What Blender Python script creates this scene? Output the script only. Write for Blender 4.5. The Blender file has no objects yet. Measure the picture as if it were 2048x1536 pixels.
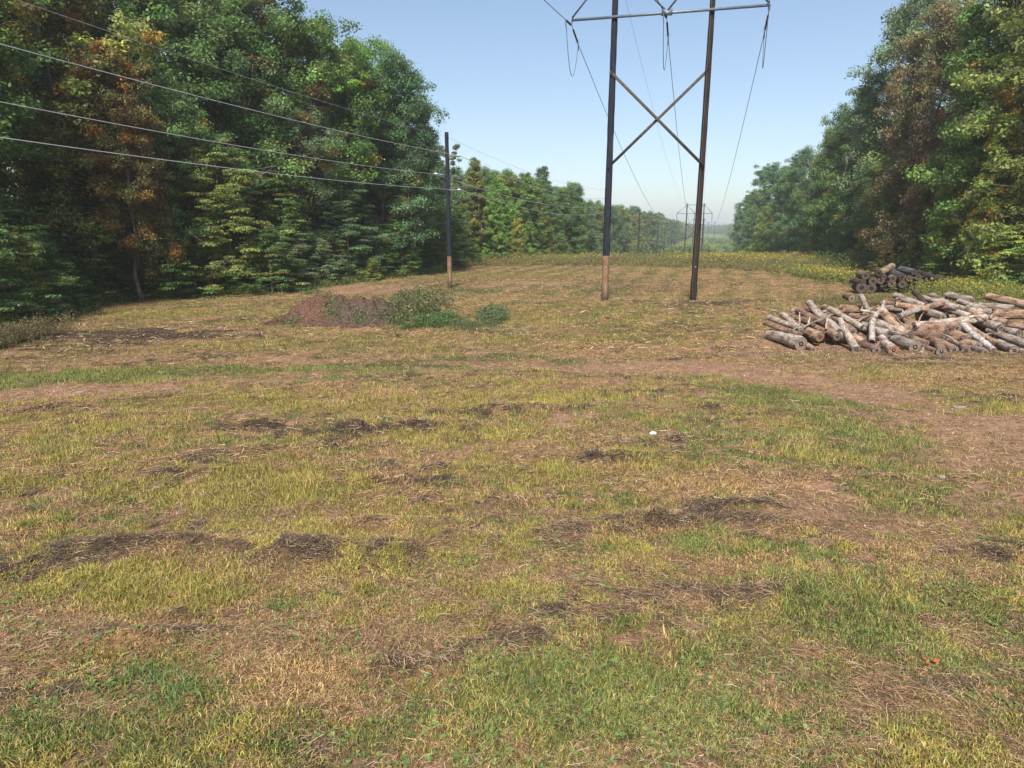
import bpy, math, random
import numpy as np
from mathutils import Vector

# ---------------------------------------------------------------- camera
sc = bpy.context.scene
COL = sc.collection
CAM_H = 4.5
PITCH = math.radians(13.54)
F = 1300.0                      # focal length in pixels of the 2048 wide photograph
CT, ST = math.cos(PITCH), math.sin(PITCH)
cam = bpy.data.cameras.new("camera")
cam.sensor_width = 36.0
cam.lens = F / 2048.0 * 36.0
cam.clip_start = 0.1
cam.clip_end = 9000.0
camo = bpy.data.objects.new("camera", cam)
COL.objects.link(camo)
camo.location = (0, 0, CAM_H)
camo.rotation_euler = (math.pi / 2 - PITCH, 0, 0)
sc.camera = camo

# ---------------------------------------------------------------- sky, sun, exposure
SUN_EL = math.radians(48)
SUN_DIR = Vector((-0.16, -0.83, 0)).normalized() * math.cos(SUN_EL) + Vector((0, 0, math.sin(SUN_EL)))
world = bpy.data.worlds.new("World")
sc.world = world
world.use_nodes = True
wn = world.node_tree
bg = wn.nodes["Background"]
sky = wn.nodes.new("ShaderNodeTexSky")
sky.sky_type = 'NISHITA'
sky.sun_disc = False
sky.sun_elevation = SUN_EL
sky.sun_rotation = math.atan2(SUN_DIR.x, SUN_DIR.y)
sky.altitude = 200
sky.air_density = 1.0
sky.dust_density = 1.0
sky.ozone_density = 2.6
gam = wn.nodes.new("ShaderNodeGamma")            # softens the range from zenith to horizon, as in humid air
gam.inputs[1].default_value = 0.84
wn.links.new(sky.outputs[0], gam.inputs[0])
wn.links.new(gam.outputs[0], bg.inputs[0])
bg.inputs[1].default_value = 0.108

sl = bpy.data.lights.new("sun", 'SUN')
sl.energy = 3.9
sl.angle = math.radians(10.0)
sl.color = (1.0, 0.94, 0.85)
slo = bpy.data.objects.new("sun", sl)
COL.objects.link(slo)
slo.rotation_euler = SUN_DIR.to_track_quat('Z', 'Y').to_euler()
slo.location = (-30, 10, 60)

sc.view_settings.view_transform = 'Standard'
sc.view_settings.look = 'None'
sc.view_settings.gamma = 1
sc.view_settings.exposure = 1.0
sc.render.engine = 'CYCLES'
sc.cycles.max_bounces = 9
sc.cycles.diffuse_bounces = 6
sc.cycles.glossy_bounces = 1
sc.cycles.transmission_bounces = 6
sc.cycles.volume_bounces = 1
sc.cycles.caustics_reflective = False
sc.cycles.caustics_refractive = False

# ---------------------------------------------------------------- helpers
def tag(o, label=None, cat=None, group=None, kind=None):
    if label: o['label'] = label
    if cat: o['category'] = cat
    if group: o['group'] = group
    if kind: o['kind'] = kind
    return o

def empty(name, loc=(0, 0, 0)):
    o = bpy.data.objects.new(name, None)
    o.empty_display_size = 0.2
    o.location = loc
    COL.objects.link(o)
    return o

def link(name, mesh, parent=None, loc=None, color=None):
    o = bpy.data.objects.new(name, mesh)
    COL.objects.link(o)
    if parent is not None: o.parent = parent
    if loc is not None: o.location = loc
    if color is not None: o.color = (*color, 1)
    return o

def np_mesh(name, verts, groups, mats, colors=None, smooth=False):
    """groups: list of (faces array (n,k), material index). colors: per-vertex rgb"""
    me = bpy.data.meshes.new(name)
    verts = np.asarray(verts, np.float32)
    me.vertices.add(len(verts))
    me.vertices.foreach_set('co', verts.ravel())
    loops = np.concatenate([np.asarray(g[0], np.int32).ravel() for g in groups])
    totals = np.concatenate([np.full(len(g[0]), np.asarray(g[0]).shape[1], np.int32) for g in groups])
    starts = np.concatenate([[0], np.cumsum(totals)[:-1]]).astype(np.int32)
    mi = np.concatenate([np.full(len(g[0]), g[1], np.int32) for g in groups])
    me.loops.add(len(loops))
    me.loops.foreach_set('vertex_index', loops)
    me.polygons.add(len(totals))
    me.polygons.foreach_set('loop_start', starts)
    me.polygons.foreach_set('loop_total', totals)
    me.polygons.foreach_set('material_index', mi)
    if smooth:
        me.polygons.foreach_set('use_smooth', np.ones(len(totals), bool))
    for m in mats: me.materials.append(m)
    if colors is not None:
        ca = me.color_attributes.new('tint', 'FLOAT_COLOR', 'POINT')
        c4 = np.ones((len(verts), 4), np.float32)
        c4[:, :3] = colors
        ca.data.foreach_set('color', c4.ravel())
    me.update(calc_edges=True)
    return me

def ray(px, py):
    """pixel of the photo -> direction with forward (y) component 1"""
    u = px - 1024.0; v = 768.0 - py
    fw = F * CT + v * ST
    return u / fw, (v * CT - F * ST) / fw          # dx/dy, dz/dy

def at(px, py, Y):
    dx, dz = ray(px, py)
    return np.array([dx * Y, Y, CAM_H + dz * Y])

def G(px, py, z=0.0):
    dx, dz = ray(px, py)
    Y = (z - CAM_H) / dz
    return np.array([dx * Y, Y, z])

# value noise
def _hash(ix, iy, seed):
    h = (ix * 374761393 + iy * 668265263 + seed * 1442695041) & 0xFFFFFFFF
    h = ((h ^ (h >> 13)) * 1274126177) & 0xFFFFFFFF
    return ((h ^ (h >> 16)) & 0xFFFFFF) / float(0xFFFFFF)

def vnoise(x, y, seed=0):
    x = np.asarray(x, float); y = np.asarray(y, float)
    ix = np.floor(x).astype(np.int64); iy = np.floor(y).astype(np.int64)
    fx = x - ix; fy = y - iy
    fx = fx * fx * (3 - 2 * fx); fy = fy * fy * (3 - 2 * fy)
    a = _hash(ix, iy, seed); b = _hash(ix + 1, iy, seed)
    c = _hash(ix, iy + 1, seed); d = _hash(ix + 1, iy + 1, seed)
    return (a * (1 - fx) + b * fx) * (1 - fy) + (c * (1 - fx) + d * fx) * fy

def fbm(x, y, seed=0, octv=4):
    s = 0; a = 0.5; t = 0
    for k in range(octv):
        s = s + a * vnoise(x * 2 ** k + 17.3 * k, y * 2 ** k - 9.1 * k, seed + k)
        t += a; a *= 0.5
    return s / t

def sstep(a, b, x):
    t = np.clip((x - a) / (b - a), 0, 1)
    return t * t * (3 - 2 * t)

def tube(path, radii, sides=8, cap=False, rng=None, rough=0.0):
    path = np.asarray(path, float); n = len(path)
    radii = np.broadcast_to(np.asarray(radii, float), (n,))
    tang = np.gradient(path, axis=0)
    tang /= np.linalg.norm(tang, axis=1)[:, None] + 1e-9
    ref = np.array([0, 0, 1.0]) if abs(tang[0][2]) < 0.9 else np.array([1.0, 0, 0])
    V = []
    for i in range(n):
        a = np.cross(tang[i], ref); a /= np.linalg.norm(a) + 1e-9
        b = np.cross(a, tang[i])
        th = np.arange(sides) / sides * 2 * math.pi
        r = radii[i] * np.ones(sides)
        if rng is not None and rough: r = r * (1 + rng.uniform(-rough, rough, sides))
        V.append(path[i] + np.outer(np.cos(th) * r, a) + np.outer(np.sin(th) * r, b))
    V = np.concatenate(V)
    i = np.arange(n - 1)[:, None] * sides; j = np.arange(sides)[None]
    k = (j + 1) % sides
    Fq = np.stack([i + j, i + k, i + sides + k, i + sides + j], -1).reshape(-1, 4)
    return V, Fq

class Acc:
    """collects pieces into one mesh"""
    def __init__(s): s.V = []; s.Q = []; s.n = 0
    def add(s, V, Q):
        s.V.append(V); s.Q.append(np.asarray(Q) + s.n); s.n += len(V)
    def tube(s, *a, **k): s.add(*tube(*a, **k))
    def box(s, c0, c1, w, h):
        """beam from c0 to c1 with closed ends"""
        c0 = np.array(c0, float); c1 = np.array(c1, float)
        t = c1 - c0; t /= np.linalg.norm(t)
        ref = np.array([0, 0, 1.0]) if abs(t[2]) < 0.95 else np.array([1.0, 0, 0])
        a = np.cross(t, ref); a /= np.linalg.norm(a); b = np.cross(a, t)
        cs = [(-1, -1), (1, -1), (1, 1), (-1, 1)]
        V = [c + a * x * w / 2 + b * y * h / 2 for c in (c0, c1) for x, y in cs]
        s.add(np.array(V), [[0, 1, 2, 3], [7, 6, 5, 4], [0, 4, 5, 1], [1, 5, 6, 2], [2, 6, 7, 3], [3, 7, 4, 0]])
    def mesh(s, name, mat, smooth=False, colors=None):
        return np_mesh(name, np.concatenate(s.V), [(np.concatenate(s.Q), 0)], [mat], colors, smooth)

# ---------------------------------------------------------------- materials
def mat_new(name):
    m = bpy.data.materials.new(name); m.use_nodes = True
    nt = m.node_tree; p = nt.nodes["Principled BSDF"]
    return m, nt, p

def N(nt, t, **kw):
    n = nt.nodes.new(t)
    for k, v in kw.items(): setattr(n, k, v)
    return n

def mixc(nt, a, b, fac, mode='MIX'):
    n = nt.nodes.new('ShaderNodeMix'); n.data_type = 'RGBA'; n.blend_type = mode
    for sock, val in ((n.inputs[0], fac), (n.inputs[6], a), (n.inputs[7], b)):
        if hasattr(val, 'is_linked'): nt.links.new(val, sock)
        else: sock.default_value = (*val, 1) if isinstance(val, tuple) else val
    return n.outputs[2]

def noise(nt, scale, detail=4, rough=0.6, coord='Object', stretch=None):
    tc = N(nt, 'ShaderNodeTexCoord')
    src = tc.outputs[coord]
    if stretch:
        mp = N(nt, 'ShaderNodeMapping'); mp.inputs['Scale'].default_value = stretch
        nt.links.new(src, mp.inputs[0]); src = mp.outputs[0]
    n = N(nt, 'ShaderNodeTexNoise'); n.inputs['Scale'].default_value = scale
    n.inputs['Detail'].default_value = detail; n.inputs['Roughness'].default_value = rough
    nt.links.new(src, n.inputs['Vector'])
    return n.outputs[0]

def ramp(nt, fac, stops):
    r = N(nt, 'ShaderNodeValToRGB')
    el = r.color_ramp.elements
    while len(el) < len(stops): el.new(0.5)
    for e, (p, c) in zip(el, stops):
        e.position = p; e.color = (*c, 1) if isinstance(c, tuple) else (c, c, c, 1)
    nt.links.new(fac, r.inputs[0])
    return r.outputs[0]

def bump(nt, p, h, strength, dist):
    b = N(nt, 'ShaderNodeBump'); b.inputs['Strength'].default_value = strength
    b.inputs['Distance'].default_value = dist
    nt.links.new(h, b.inputs['Height']); nt.links.new(b.outputs[0], p.inputs['Normal'])

def foliage_mat(name, use_obj=True, trans=0.3, rough=0.5, spec=0.35):
    m, nt, p = mat_new(name)
    at_ = N(nt, 'ShaderNodeAttribute', attribute_name='tint')
    c = at_.outputs['Color']
    if use_obj:
        oi = N(nt, 'ShaderNodeObjectInfo')
        c = mixc(nt, oi.outputs['Color'], c, 1.0, 'MULTIPLY')
    nt.links.new(c, p.inputs['Base Color'])
    p.inputs['Roughness'].default_value = rough
    p.inputs['Specular IOR Level'].default_value = spec
    tr = N(nt, 'ShaderNodeBsdfTranslucent')
    nt.links.new(c, tr.inputs[0])
    mx = N(nt, 'ShaderNodeMixShader'); mx.inputs[0].default_value = trans
    nt.links.new(p.outputs[0], mx.inputs[1]); nt.links.new(tr.outputs[0], mx.inputs[2])
    nt.links.new(mx.outputs[0], nt.nodes['Material Output'].inputs[0])
    return m

M_LEAF = foliage_mat('leaf', True, 0.45, 0.5, 0.35)
M_GRASS = foliage_mat('grass_blade', False, 0.25, 0.6, 0.25)
M_HAY = foliage_mat('dry_hay', False, 0.1, 0.7, 0.2)

def wood_mat(name, dark, light, scale=6, stretch=(1, 1, 0.15), rough=0.85, b=0.5, dist=0.02, use_obj=False):
    m, nt, p = mat_new(name)
    n = noise(nt, scale, 6, 0.65, stretch=stretch)
    c = ramp(nt, n, [(0.35, dark), (0.65, light)])
    if use_obj:
        oi = N(nt, 'ShaderNodeObjectInfo'); c = mixc(nt, c, oi.outputs['Color'], 1.0, 'MULTIPLY')
    nt.links.new(c, p.inputs['Base Color']); p.inputs['Roughness'].default_value = rough
    p.inputs['Specular IOR Level'].default_value = 0.2
    bump(nt, p, n, b, dist)
    return m

M_TRUNK = wood_mat('tree_bark', (0.035, 0.028, 0.022), (0.16, 0.14, 0.12), 5, use_obj=True)
M_TAR = wood_mat('tarred_pole_wrap', (0.008, 0.010, 0.016), (0.022, 0.026, 0.038), 9, b=0.3)
M_POLE = wood_mat('dark_pole_wood', (0.014, 0.010, 0.008), (0.046, 0.029, 0.023), 14, stretch=(1, 1, 0.08))
M_BRACE = wood_mat('brace_timber', (0.035, 0.03, 0.024), (0.11, 0.092, 0.07), 8, stretch=(1, 1, 1))
M_FAR_POLE = wood_mat('far_pole_wood', (0.015, 0.014, 0.014), (0.05, 0.042, 0.04), 6)

def butt_mat():
    m, nt, p = mat_new('bare_pole_butt')
    n = noise(nt, 16, 6, 0.7, stretch=(1, 1, 0.06))
    c = ramp(nt, n, [(0.3, (0.10, 0.045, 0.025)), (0.52, (0.21, 0.125, 0.075)), (0.7, (0.40, 0.29, 0.19))])
    n2 = noise(nt, 1.6, 3, 0.6)
    c = mixc(nt, c, (0.17, 0.065, 0.032), ramp(nt, n2, [(0.45, 0.0), (0.62, 0.75)]))
    g = N(nt, 'ShaderNodeTexCoord'); s = N(nt, 'ShaderNodeSeparateXYZ'); nt.links.new(g.outputs['Object'], s.inputs[0])
    dk = ramp(nt, s.outputs['Z'], [(0.0, 1.0), (0.9, 0.0)])           # darker towards the foot
    c = mixc(nt, c, (0.035, 0.018, 0.012), mixc(nt, dk, dk, 0.5))
    nt.links.new(c, p.inputs['Base Color']); p.inputs['Roughness'].default_value = 0.85
    bump(nt, p, n, 0.5, 0.02)
    return m
M_BUTT = butt_mat()

def metal_mat(name, a, b_, rough=0.5, metallic=0.6):
    m, nt, p = mat_new(name)
    n = noise(nt, 12, 3, 0.6)
    nt.links.new(ramp(nt, n, [(0.3, a), (0.7, b_)]), p.inputs['Base Color'])
    p.inputs['Roughness'].default_value = rough; p.inputs['Metallic'].default_value = metallic
    return m
M_GALV = metal_mat('galvanised_steel', (0.09, 0.12, 0.16), (0.19, 0.23, 0.28), 0.55, 0.45)
M_INS = metal_mat('insulator_glaze', (0.03, 0.035, 0.045), (0.07, 0.075, 0.09), 0.35, 0.0)
M_WIRE_DARK = metal_mat('conductor_wire', (0.10, 0.11, 0.12), (0.17, 0.18, 0.19), 0.6, 0.3)
M_WIRE_PALE = metal_mat('pale_wire', (0.36, 0.37, 0.38), (0.50, 0.51, 0.52), 0.5, 0.1)

def ground_mat(name):
    m, nt, p = mat_new(name)
    at_ = N(nt, 'ShaderNodeAttribute', attribute_name='tint')
    n1 = noise(nt, 14, 6, 0.75); n2 = noise(nt, 2.1, 5, 0.7)
    v = ramp(nt, n1, [(0.3, 0.35), (0.5, 0.9), (0.72, 1.7)])
    c = mixc(nt, at_.outputs['Color'], v, 1.0, 'MULTIPLY')
    v2 = ramp(nt, n2, [(0.3, 0.75), (0.7, 1.25)])
    c = mixc(nt, c, v2, 1.0, 'MULTIPLY')
    nt.links.new(c, p.inputs['Base Color']); p.inputs['Roughness'].default_value = 0.95
    p.inputs['Specular IOR Level'].default_value = 0.1
    bump(nt, p, n1, 0.9, 0.05)
    return m
M_GROUND = ground_mat('field_ground')

def bark_mat():
    m, nt, p = mat_new('log_bark')
    n = noise(nt, 5.0, 6, 0.7, stretch=(1.0, 1.0, 0.45))
    n2 = noise(nt, 22, 4, 0.7)
    oi = N(nt, 'ShaderNodeObjectInfo')
    c = ramp(nt, n, [(0.30, (0.07, 0.05, 0.038)), (0.42, (0.27, 0.195, 0.15)), (0.54, (0.46, 0.41, 0.36)), (0.75, (0.70, 0.66, 0.60))])
    c = mixc(nt, c, oi.outputs['Color'], 1.0, 'MULTIPLY')
    c = mixc(nt, c, ramp(nt, n2, [(0.34, 0.25), (0.5, 1.0), (0.7, 1.25)]), 1.0, 'MULTIPLY')
    nt.links.new(c, p.inputs['Base Color']); p.inputs['Roughness'].default_value = 0.85
    p.inputs['Specular IOR Level'].default_value = 0.2
    bump(nt, p, n2, 0.8, 0.03)
    return m
M_BARK = bark_mat()

def cut_mat():
    m, nt, p = mat_new('cut_log_end')
    tc = N(nt, 'ShaderNodeTexCoord')
    w = N(nt, 'ShaderNodeTexWave'); w.wave_type = 'RINGS'; w.rings_direction = 'Z'
    w.inputs['Scale'].default_value = 60; w.inputs['Distortion'].default_value = 6; w.inputs['Phase Offset'].default_value = 3.1; w.inputs['Detail'].default_value = 3
    nt.links.new(tc.outputs['Object'], w.inputs[0])
    c = ramp(nt, w.outputs[0], [(0.0, (0.18, 0.135, 0.105)), (1.0, (0.215, 0.16, 0.122))])
    n = noise(nt, 7, 5, 0.7)
    c = mixc(nt, c, (0.09, 0.07, 0.06), ramp(nt, n, [(0.42, 0.0), (0.6, 0.85)]))
    oi = N(nt, 'ShaderNodeObjectInfo'); c = mixc(nt, c, oi.outputs['Color'], 1.0, 'MULTIPLY')
    nt.links.new(c, p.inputs['Base Color']); p.inputs['Roughness'].default_value = 0.9
    bump(nt, p, w.outputs[0], 0.3, 0.01)
    return m
M_CUT = cut_mat()

# ---------------------------------------------------------------- terrain
SLOPE = 0.305
def cx(y): return 8.6 + SLOPE * (y - 41)

_ty = np.array([-3200, 0, 84, 98, 125, 150, 190, 232, 380, 600, 900, 1300, 3200.])
_tz = np.array([0, 0, 0, -.7, -2.3, -3.9, -5.6, -6.2, -7.3, -6.5, -6.5, -5, 0.])
def terrain(x, y):
    x = np.asarray(x, float); y = np.asarray(y, float)
    z = np.interp(y, _ty, _tz)
    z = z + 0.35 * (fbm(x / 18., y / 18., 5, 2) - .5) * sstep(18, 60, y) * (1 - sstep(60, 95, y)) 
    z = z + 0.9 * (fbm(x / 40., y / 40., 8, 2) - .5) * sstep(140, 260, y)
    return z

def rowphase(x, y):
    # mown rows: across the view near the camera, bending along the cutting farther off
    w = 1.3 * (fbm(x * .16, y * .16, 31, 2) - .5)
    near = (y - 0.16 * x + 0.012 * x * x + w * 1.6) / 2.15
    far = ((x - cx(y)) + w * 1.5) / 2.6
    t = sstep(24, 36, y)
    return near, far, t

def windrow(x, y):
    n, f, t = rowphase(x, y)
    a = np.maximum(0, np.cos(2 * math.pi * (n - .15))) ** 3
    b = np.maximum(0, np.cos(2 * math.pi * f)) ** 3
    brk = sstep(.42, .62, fbm(x * .35 + 3, y * .7, 77, 3))
    return (a * (1 - t) + b * t) * brk

# painted areas of the field, given by where they lie on the ground
def P(kind, px, py, rx, ry, s=1.0):
    c = G(px, py); e = G(px + rx, py); n = G(px, py - ry); f = G(px, py + ry)
    return (kind, c[0], c[1], abs(e[0] - c[0]), abs(n[1] - f[1]) / 2, s)
PATCH = [
 P('green', 1500, 1380, 560, 130, .75), P('green', 1750, 1180, 300, 110, .55), P('green', 300, 1370, 140, 35, .8),
 P('green', 120, 1480, 300, 60, .5), P('green', 1150, 1400, 300, 110, .6), P('green', 560, 1212, 26, 20, 1.0),
 P('green', 1540, 860, 120, 28, .5), P('green', 1620, 800, 130, 26, .8), P('green', 1400, 1085, 60, 22, .7),
 P('green', 1480, 900, 150, 40, .5), P('green', 360, 750, 330, 13, .75), P('green', 640, 733, 280, 10, .85), P('green', 90, 765, 160, 12, .8),
 P('green', 1040, 718, 140, 8, .95), P('green', 930, 580, 75, 8, 1.3), P('green', 1210, 575, 95, 14, .9),
 P('green', 860, 655, 60, 8, .9), P('green', 210, 1050, 120, 30, .25), P('green', 1330, 820, 170, 30, .3),
 P('green', 1820, 960, 240, 50, .4), P('green', 1700, 870, 120, 25, .6), P('green', 1900, 1010, 200, 26, .35),
 P('yellow', 330, 1180, 170, 42, 1.0), P('yellow', 560, 985, 190, 40, .9), P('yellow', 900, 880, 180, 24, .8),
 P('yellow', 560, 800, 200, 16, .8), P('yellow', 150, 850, 260, 24, .7), P('yellow', 1100, 800, 200, 24, .6),
 P('yellow', 640, 690, 300, 14, .6), P('yellow', 350, 625, 240, 9, .9), P('yellow', 1150, 640, 200, 20, .55),
 P('yellow', 1270, 610, 120, 10, .5), P('yellow', 1520, 800, 140, 28, .2), P('yellow', 1000, 930, 160, 25, .5),
 P('yellow', 100, 970, 200, 25, .5), P('yellow', 900, 550, 250, 6, .6), P('yellow', 1450, 640, 90, 12, .4),
 P('straw', 500, 1330, 330, 50, .8), P('straw', 200, 1260, 300, 60, .5), P('straw', 1900, 750, 200, 18, .9),
 P('straw', 1440, 575, 280, 22, .35), P('straw', 1600, 880, 70, 10, .8), P('straw', 1450, 975, 120, 20, .6),
 P('straw', 700, 1200, 300, 60, .35), P('straw', 1300, 700, 300, 15, .3),
 P('soil', 1330, 735, 280, 14, .85), P('soil', 1640, 765, 170, 14, .75), P('soil', 1880, 860, 200, 26, .6),
 P('soil', 1960, 920, 160, 28, .9), P('soil', 1750, 1000, 150, 22, .5), P('soil', 2020, 980, 150, 40, .7),
 P('soil', 1380, 1510, 75, 18, 1.5), P('soil', 1780, 1380, 60, 22, 1.1), P('soil', 1885, 1265, 40, 22, .9),
 P('soil', 700, 578, 210, 9, 1.3), P('soil', 1060, 567, 120, 6, .9), P('soil', 1660, 615, 60, 9, .9),
 P('soil', 180, 782, 190, 5, .9), P('soil', 400, 765, 170, 4, .7), P('soil', 905, 640, 45, 7, 1.3),
 P('soil', 1640, 690, 150, 20, .9), P('soil', 1800, 705, 280, 10, .6), P('soil', 850, 720, 200, 4, .5), P('soil', 1700, 1040, 180, 20, .5),
 P('dark', 190, 675, 160, 13, 1.5), P('dark', 330, 668, 200, 9, .8), P('dark', 250, 702, 110, 5, .8), P('dark', 480, 640, 90, 5, 1.0), P('dark', 1250, 606, 90, 4, 1.1),  # last dark spot paints the left pylon pole's shadow
 P('dark', 1410, 608, 80, 5, 1.1), P('dark', 1300, 655, 200, 7, .5), P('dark', 1500, 600, 30, 5, .8),  # first dark spot paints the right pylon pole's shadow
 P('dark', 285, 1290, 110, 20, 1.4), P('dark', 600, 1108, 75, 20, 1.4), P('dark', 775, 1115, 60, 22, 1.2),
 P('dark', 410, 935, 50, 20, 1.2), P('dark', 700, 865, 40, 18, 1.1), P('dark', 780, 1345, 130, 18, 1.2), P('dark', 1340, 1255, 110, 30, .9),
 P('dark', 1300, 1050, 70, 14, 1.2), P('dark', 1240, 915, 60, 12, 1.1), P('dark', 1500, 1020, 90, 10, 1.1),
 P('dark', 760, 1050, 90, 12, .9), P('dark', 1030, 820, 120, 9, .9), P('dark', 1420, 812, 50, 8, .9), P('dark', 900, 850, 110, 9, .9),
 P('dark', 350, 1095, 120, 9, .9), P('dark', 520, 848, 60, 6, 1.0), P('dark', 480, 800, 60, 5, .8), P('dark', 340, 860, 30, 8, .9),
 P('dark', 1020, 1010, 80, 14, .6), P('dark', 2010, 1105, 80, 12, .8), P('dark', 1640, 970, 40, 8, .8),
 P('dark', 200, 1100, 120, 8, .8), P('dark', 620, 1010, 60, 8, .7), P('dark', 920, 940, 120, 8, .6), P('dark', 340, 1240, 60, 10, .9), P('dark', 1840, 718, 110, 5, .8),  # last dark spot paints the shadow in front of the log pile
]
def track(kind, pts, rx, ry, s, step=60):
    for (x0, y0), (x1, y1) in zip(pts[:-1], pts[1:]):
        k = max(1, int(abs(x1 - x0) / step))
        for j in range(k):
            t = j / k; yy = y0 + (y1 - y0) * t; f = (yy - 455) / 400.
            PATCH.append(P(kind, x0 + (x1 - x0) * t, yy, rx * f * 1.3, ry * f * f * 1.6, s))
track('soil', [(1180, 727), (1400, 738), (1560, 755), (1700, 790), (1830, 840), (1940, 905), (2030, 985), (2120, 1090)], 110, 16, .70, 70)
track('soil', [(1500, 745), (1640, 765), (1800, 790), (1960, 830), (2100, 880)], 90, 9, .6, 70)
track('soil', [(1580, 960), (1680, 1030), (1790, 1110), (1880, 1210)], 50, 13, .5, 50)
track('soil', [(0, 795), (180, 782), (400, 765), (620, 748), (850, 727), (1050, 728)], 110, 5, .85, 80)
track('soil', [(300, 745), (600, 718), (900, 706), (1150, 708)], 100, 3.5, .55, 80)
track('green', [(0, 772), (220, 752), (420, 738), (700, 728), (1000, 716)], 120, 7, .55, 80)
track('green', [(1500, 775), (1640, 820), (1760, 880), (1860, 960), (1930, 1060)], 80, 17, .6, 60)
KINDS = ['green', 'yellow', 'straw', 'soil', 'dark']
RGB = {  # linear base colours: (living or dead cover; dark also serves painted shadows)
 'green': (0.175, 0.205, 0.060), 'yellow': (0.37, 0.315, 0.080), 'straw': (0.52, 0.355, 0.165),
 'soil': (0.32, 0.195, 0.125), 'dark': (0.085, 0.058, 0.043)}

def cover(x, y):
    x = np.asarray(x, float); y = np.asarray(y, float)
    wx = x + 0.9 * (fbm(x * .5, y * .5, 91, 3) - .5) * np.clip(y / 9, 1, 4)
    wy = y + 0.9 * (fbm(x * .5, y * .5, 57, 3) - .5) * np.clip(y / 9, 1, 3)
    W = {}
    sc_ = 1.0 / np.clip(y / 14., 1, 3)          # coarser patches far off
    def nz(fx, fy, seed, ox=0.): return (fbm(x * fx + ox, y * fy, seed, 4) - .5) * 2
    def nf(seed): return (fbm(x * 3.1 + seed, y * 3.9, seed + 40, 3) - .5) * 2
    W['green'] = .26 + .75 * nz(.5, .6, 1) + .85 * nf(1)
    W['yellow'] = .48 + .75 * nz(.45, .7, 2, 9) + .80 * nf(2)
    W['straw'] = .46 + .75 * nz(.5, .9, 3, 4) + .85 * nf(3)
    W['soil'] = .28 + .85 * nz(.6, 1.1, 4, 2) + .95 * nf(4)
    W['dark'] = .13 + .85 * nz(.6, 1.8, 6, 5) + .95 * nf(6)
    wr = windrow(x, y)
    W['dark'] = W['dark'] + .60 * wr; W['straw'] = W['straw'] + .5 * wr
    W['yellow'] = W['yellow'] - .25 * wr
    rn, rf, rt_ = rowphase(x, y)
    st = np.cos(2 * math.pi * rf) * rt_ * (.5 + fbm(x * .3, y * .15, 88, 2))
    W['green'] = W['green'] + .62 * np.maximum(st, 0); W['yellow'] = W['yellow'] + .45 * np.maximum(st, 0); W['straw'] = W['straw'] + .30 * np.maximum(-st, 0)
    for k, c0, c1, rx, ry, s in PATCH:
        d = ((wx - c0) / rx) ** 2 + ((wy - c1) / ry) ** 2
        g = np.exp(-np.minimum(d, 30) ** 1.3 * .8) * s
        W[k] = W[k] + g
        if k != 'dark' : W['dark'] = W['dark'] - .35 * g
    # beyond the mown edge: green meadow
    far = sstep(100, 112, y)
    W['green'] = W['green'] + far * .9; W['yellow'] = W['yellow'] + far * .5
    for k in ('soil', 'dark', 'straw'): W[k] = W[k] * (1 - .9 * far)
    # under the woods: leaf litter
    off = x - cx(y)
    le, re = edge_off(y)
    wood = np.maximum(sstep(0, -2.0, off - le), sstep(0, 2.0, off - re))
    W['dark'] = W['dark'] + 2.5 * wood
    A = np.stack([np.maximum(W[k], 0.0) for k in KINDS], -1) ** 3.1 + 1e-5
    return A / A.sum(-1, keepdims=True)

# woodland edges, as offset from the cutting's centre line
_ey = np.array([0, 22, 30.7, 40, 44.7, 48.4, 57.8, 67.6, 94, 105, 140, 200, 380, 1000])
_el = np.array([-30, -24.5, -24.6, -26.8, -22.8, -17.4, -14.6, -9.7, -1.7, 3, 13, 32, 88, 278])
_er = np.array([30, 32, 33, 34, 34.5, 35, 38, 42, 49, 53, 62, 82, 137, 322])
def edge_off(y):
    return np.interp(y, _ey, _el) - cx(y), np.interp(y, _ey, _er) - cx(y)

def gheight(x, y):
    z = terrain(x, y)
    near = 1 - sstep(30, 60, y)
    z = z + near * (.10 * (fbm(x * .8, y * .8, 21, 3) - .5) + .05 * (fbm(x * 4, y * 4, 22, 3) - .5))
    z = z + near * .05 * windrow(x, y)
    dk = 0
    for k, c0, c1, rx, ry, s in PATCH:
        if k == 'dark' and c1 < 20:
            d = ((x - c0) / rx) ** 2 + ((y - c1) / ry) ** 2
            dk = dk + .13 * min(s, 1.2) * np.exp(-np.minimum(d, 30))
    return z + dk * near * (.6 + .8 * fbm(x * 6, y * 6, 23, 2))

def spaced(bounds):
    out = []
    for a, b, s in bounds:
        n = max(1, int(round((b - a) / s))); out.append(np.linspace(a, b, n, endpoint=False))
    return np.concatenate(out + [[bounds[-1][1]]])
xs = spaced([(-3000, -600, 200), (-600, -160, 20), (-160, -40, 4), (-40, -16, .6), (-16, -8, .16), (-8, 9, .085), (9, 16, .14), (16, 45, .5), (45, 200, 4), (200, 700, 20), (700, 3000, 200)])
ys = spaced([(-3000, -200, 200), (-200, -10, 10), (-10, 3, .5), (3, 13, .07), (13, 24, .13), (24, 45, .3), (45, 110, .7), (110, 260, 3), (260, 1200, 12), (1200, 3000, 100)])
X, Y = np.meshgrid(xs, ys)
Z = gheight(X, Y)
C = cover(X, Y)
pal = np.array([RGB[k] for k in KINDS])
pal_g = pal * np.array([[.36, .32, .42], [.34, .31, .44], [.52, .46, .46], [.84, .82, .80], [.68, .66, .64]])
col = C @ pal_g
mead = sstep(104, 125, Y)[..., None] * (1 - sstep(0, 3, np.maximum(edge_off(Y)[0] - (X - cx(Y)), (X - cx(Y)) - edge_off(Y)[1])))[..., None]
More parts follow.
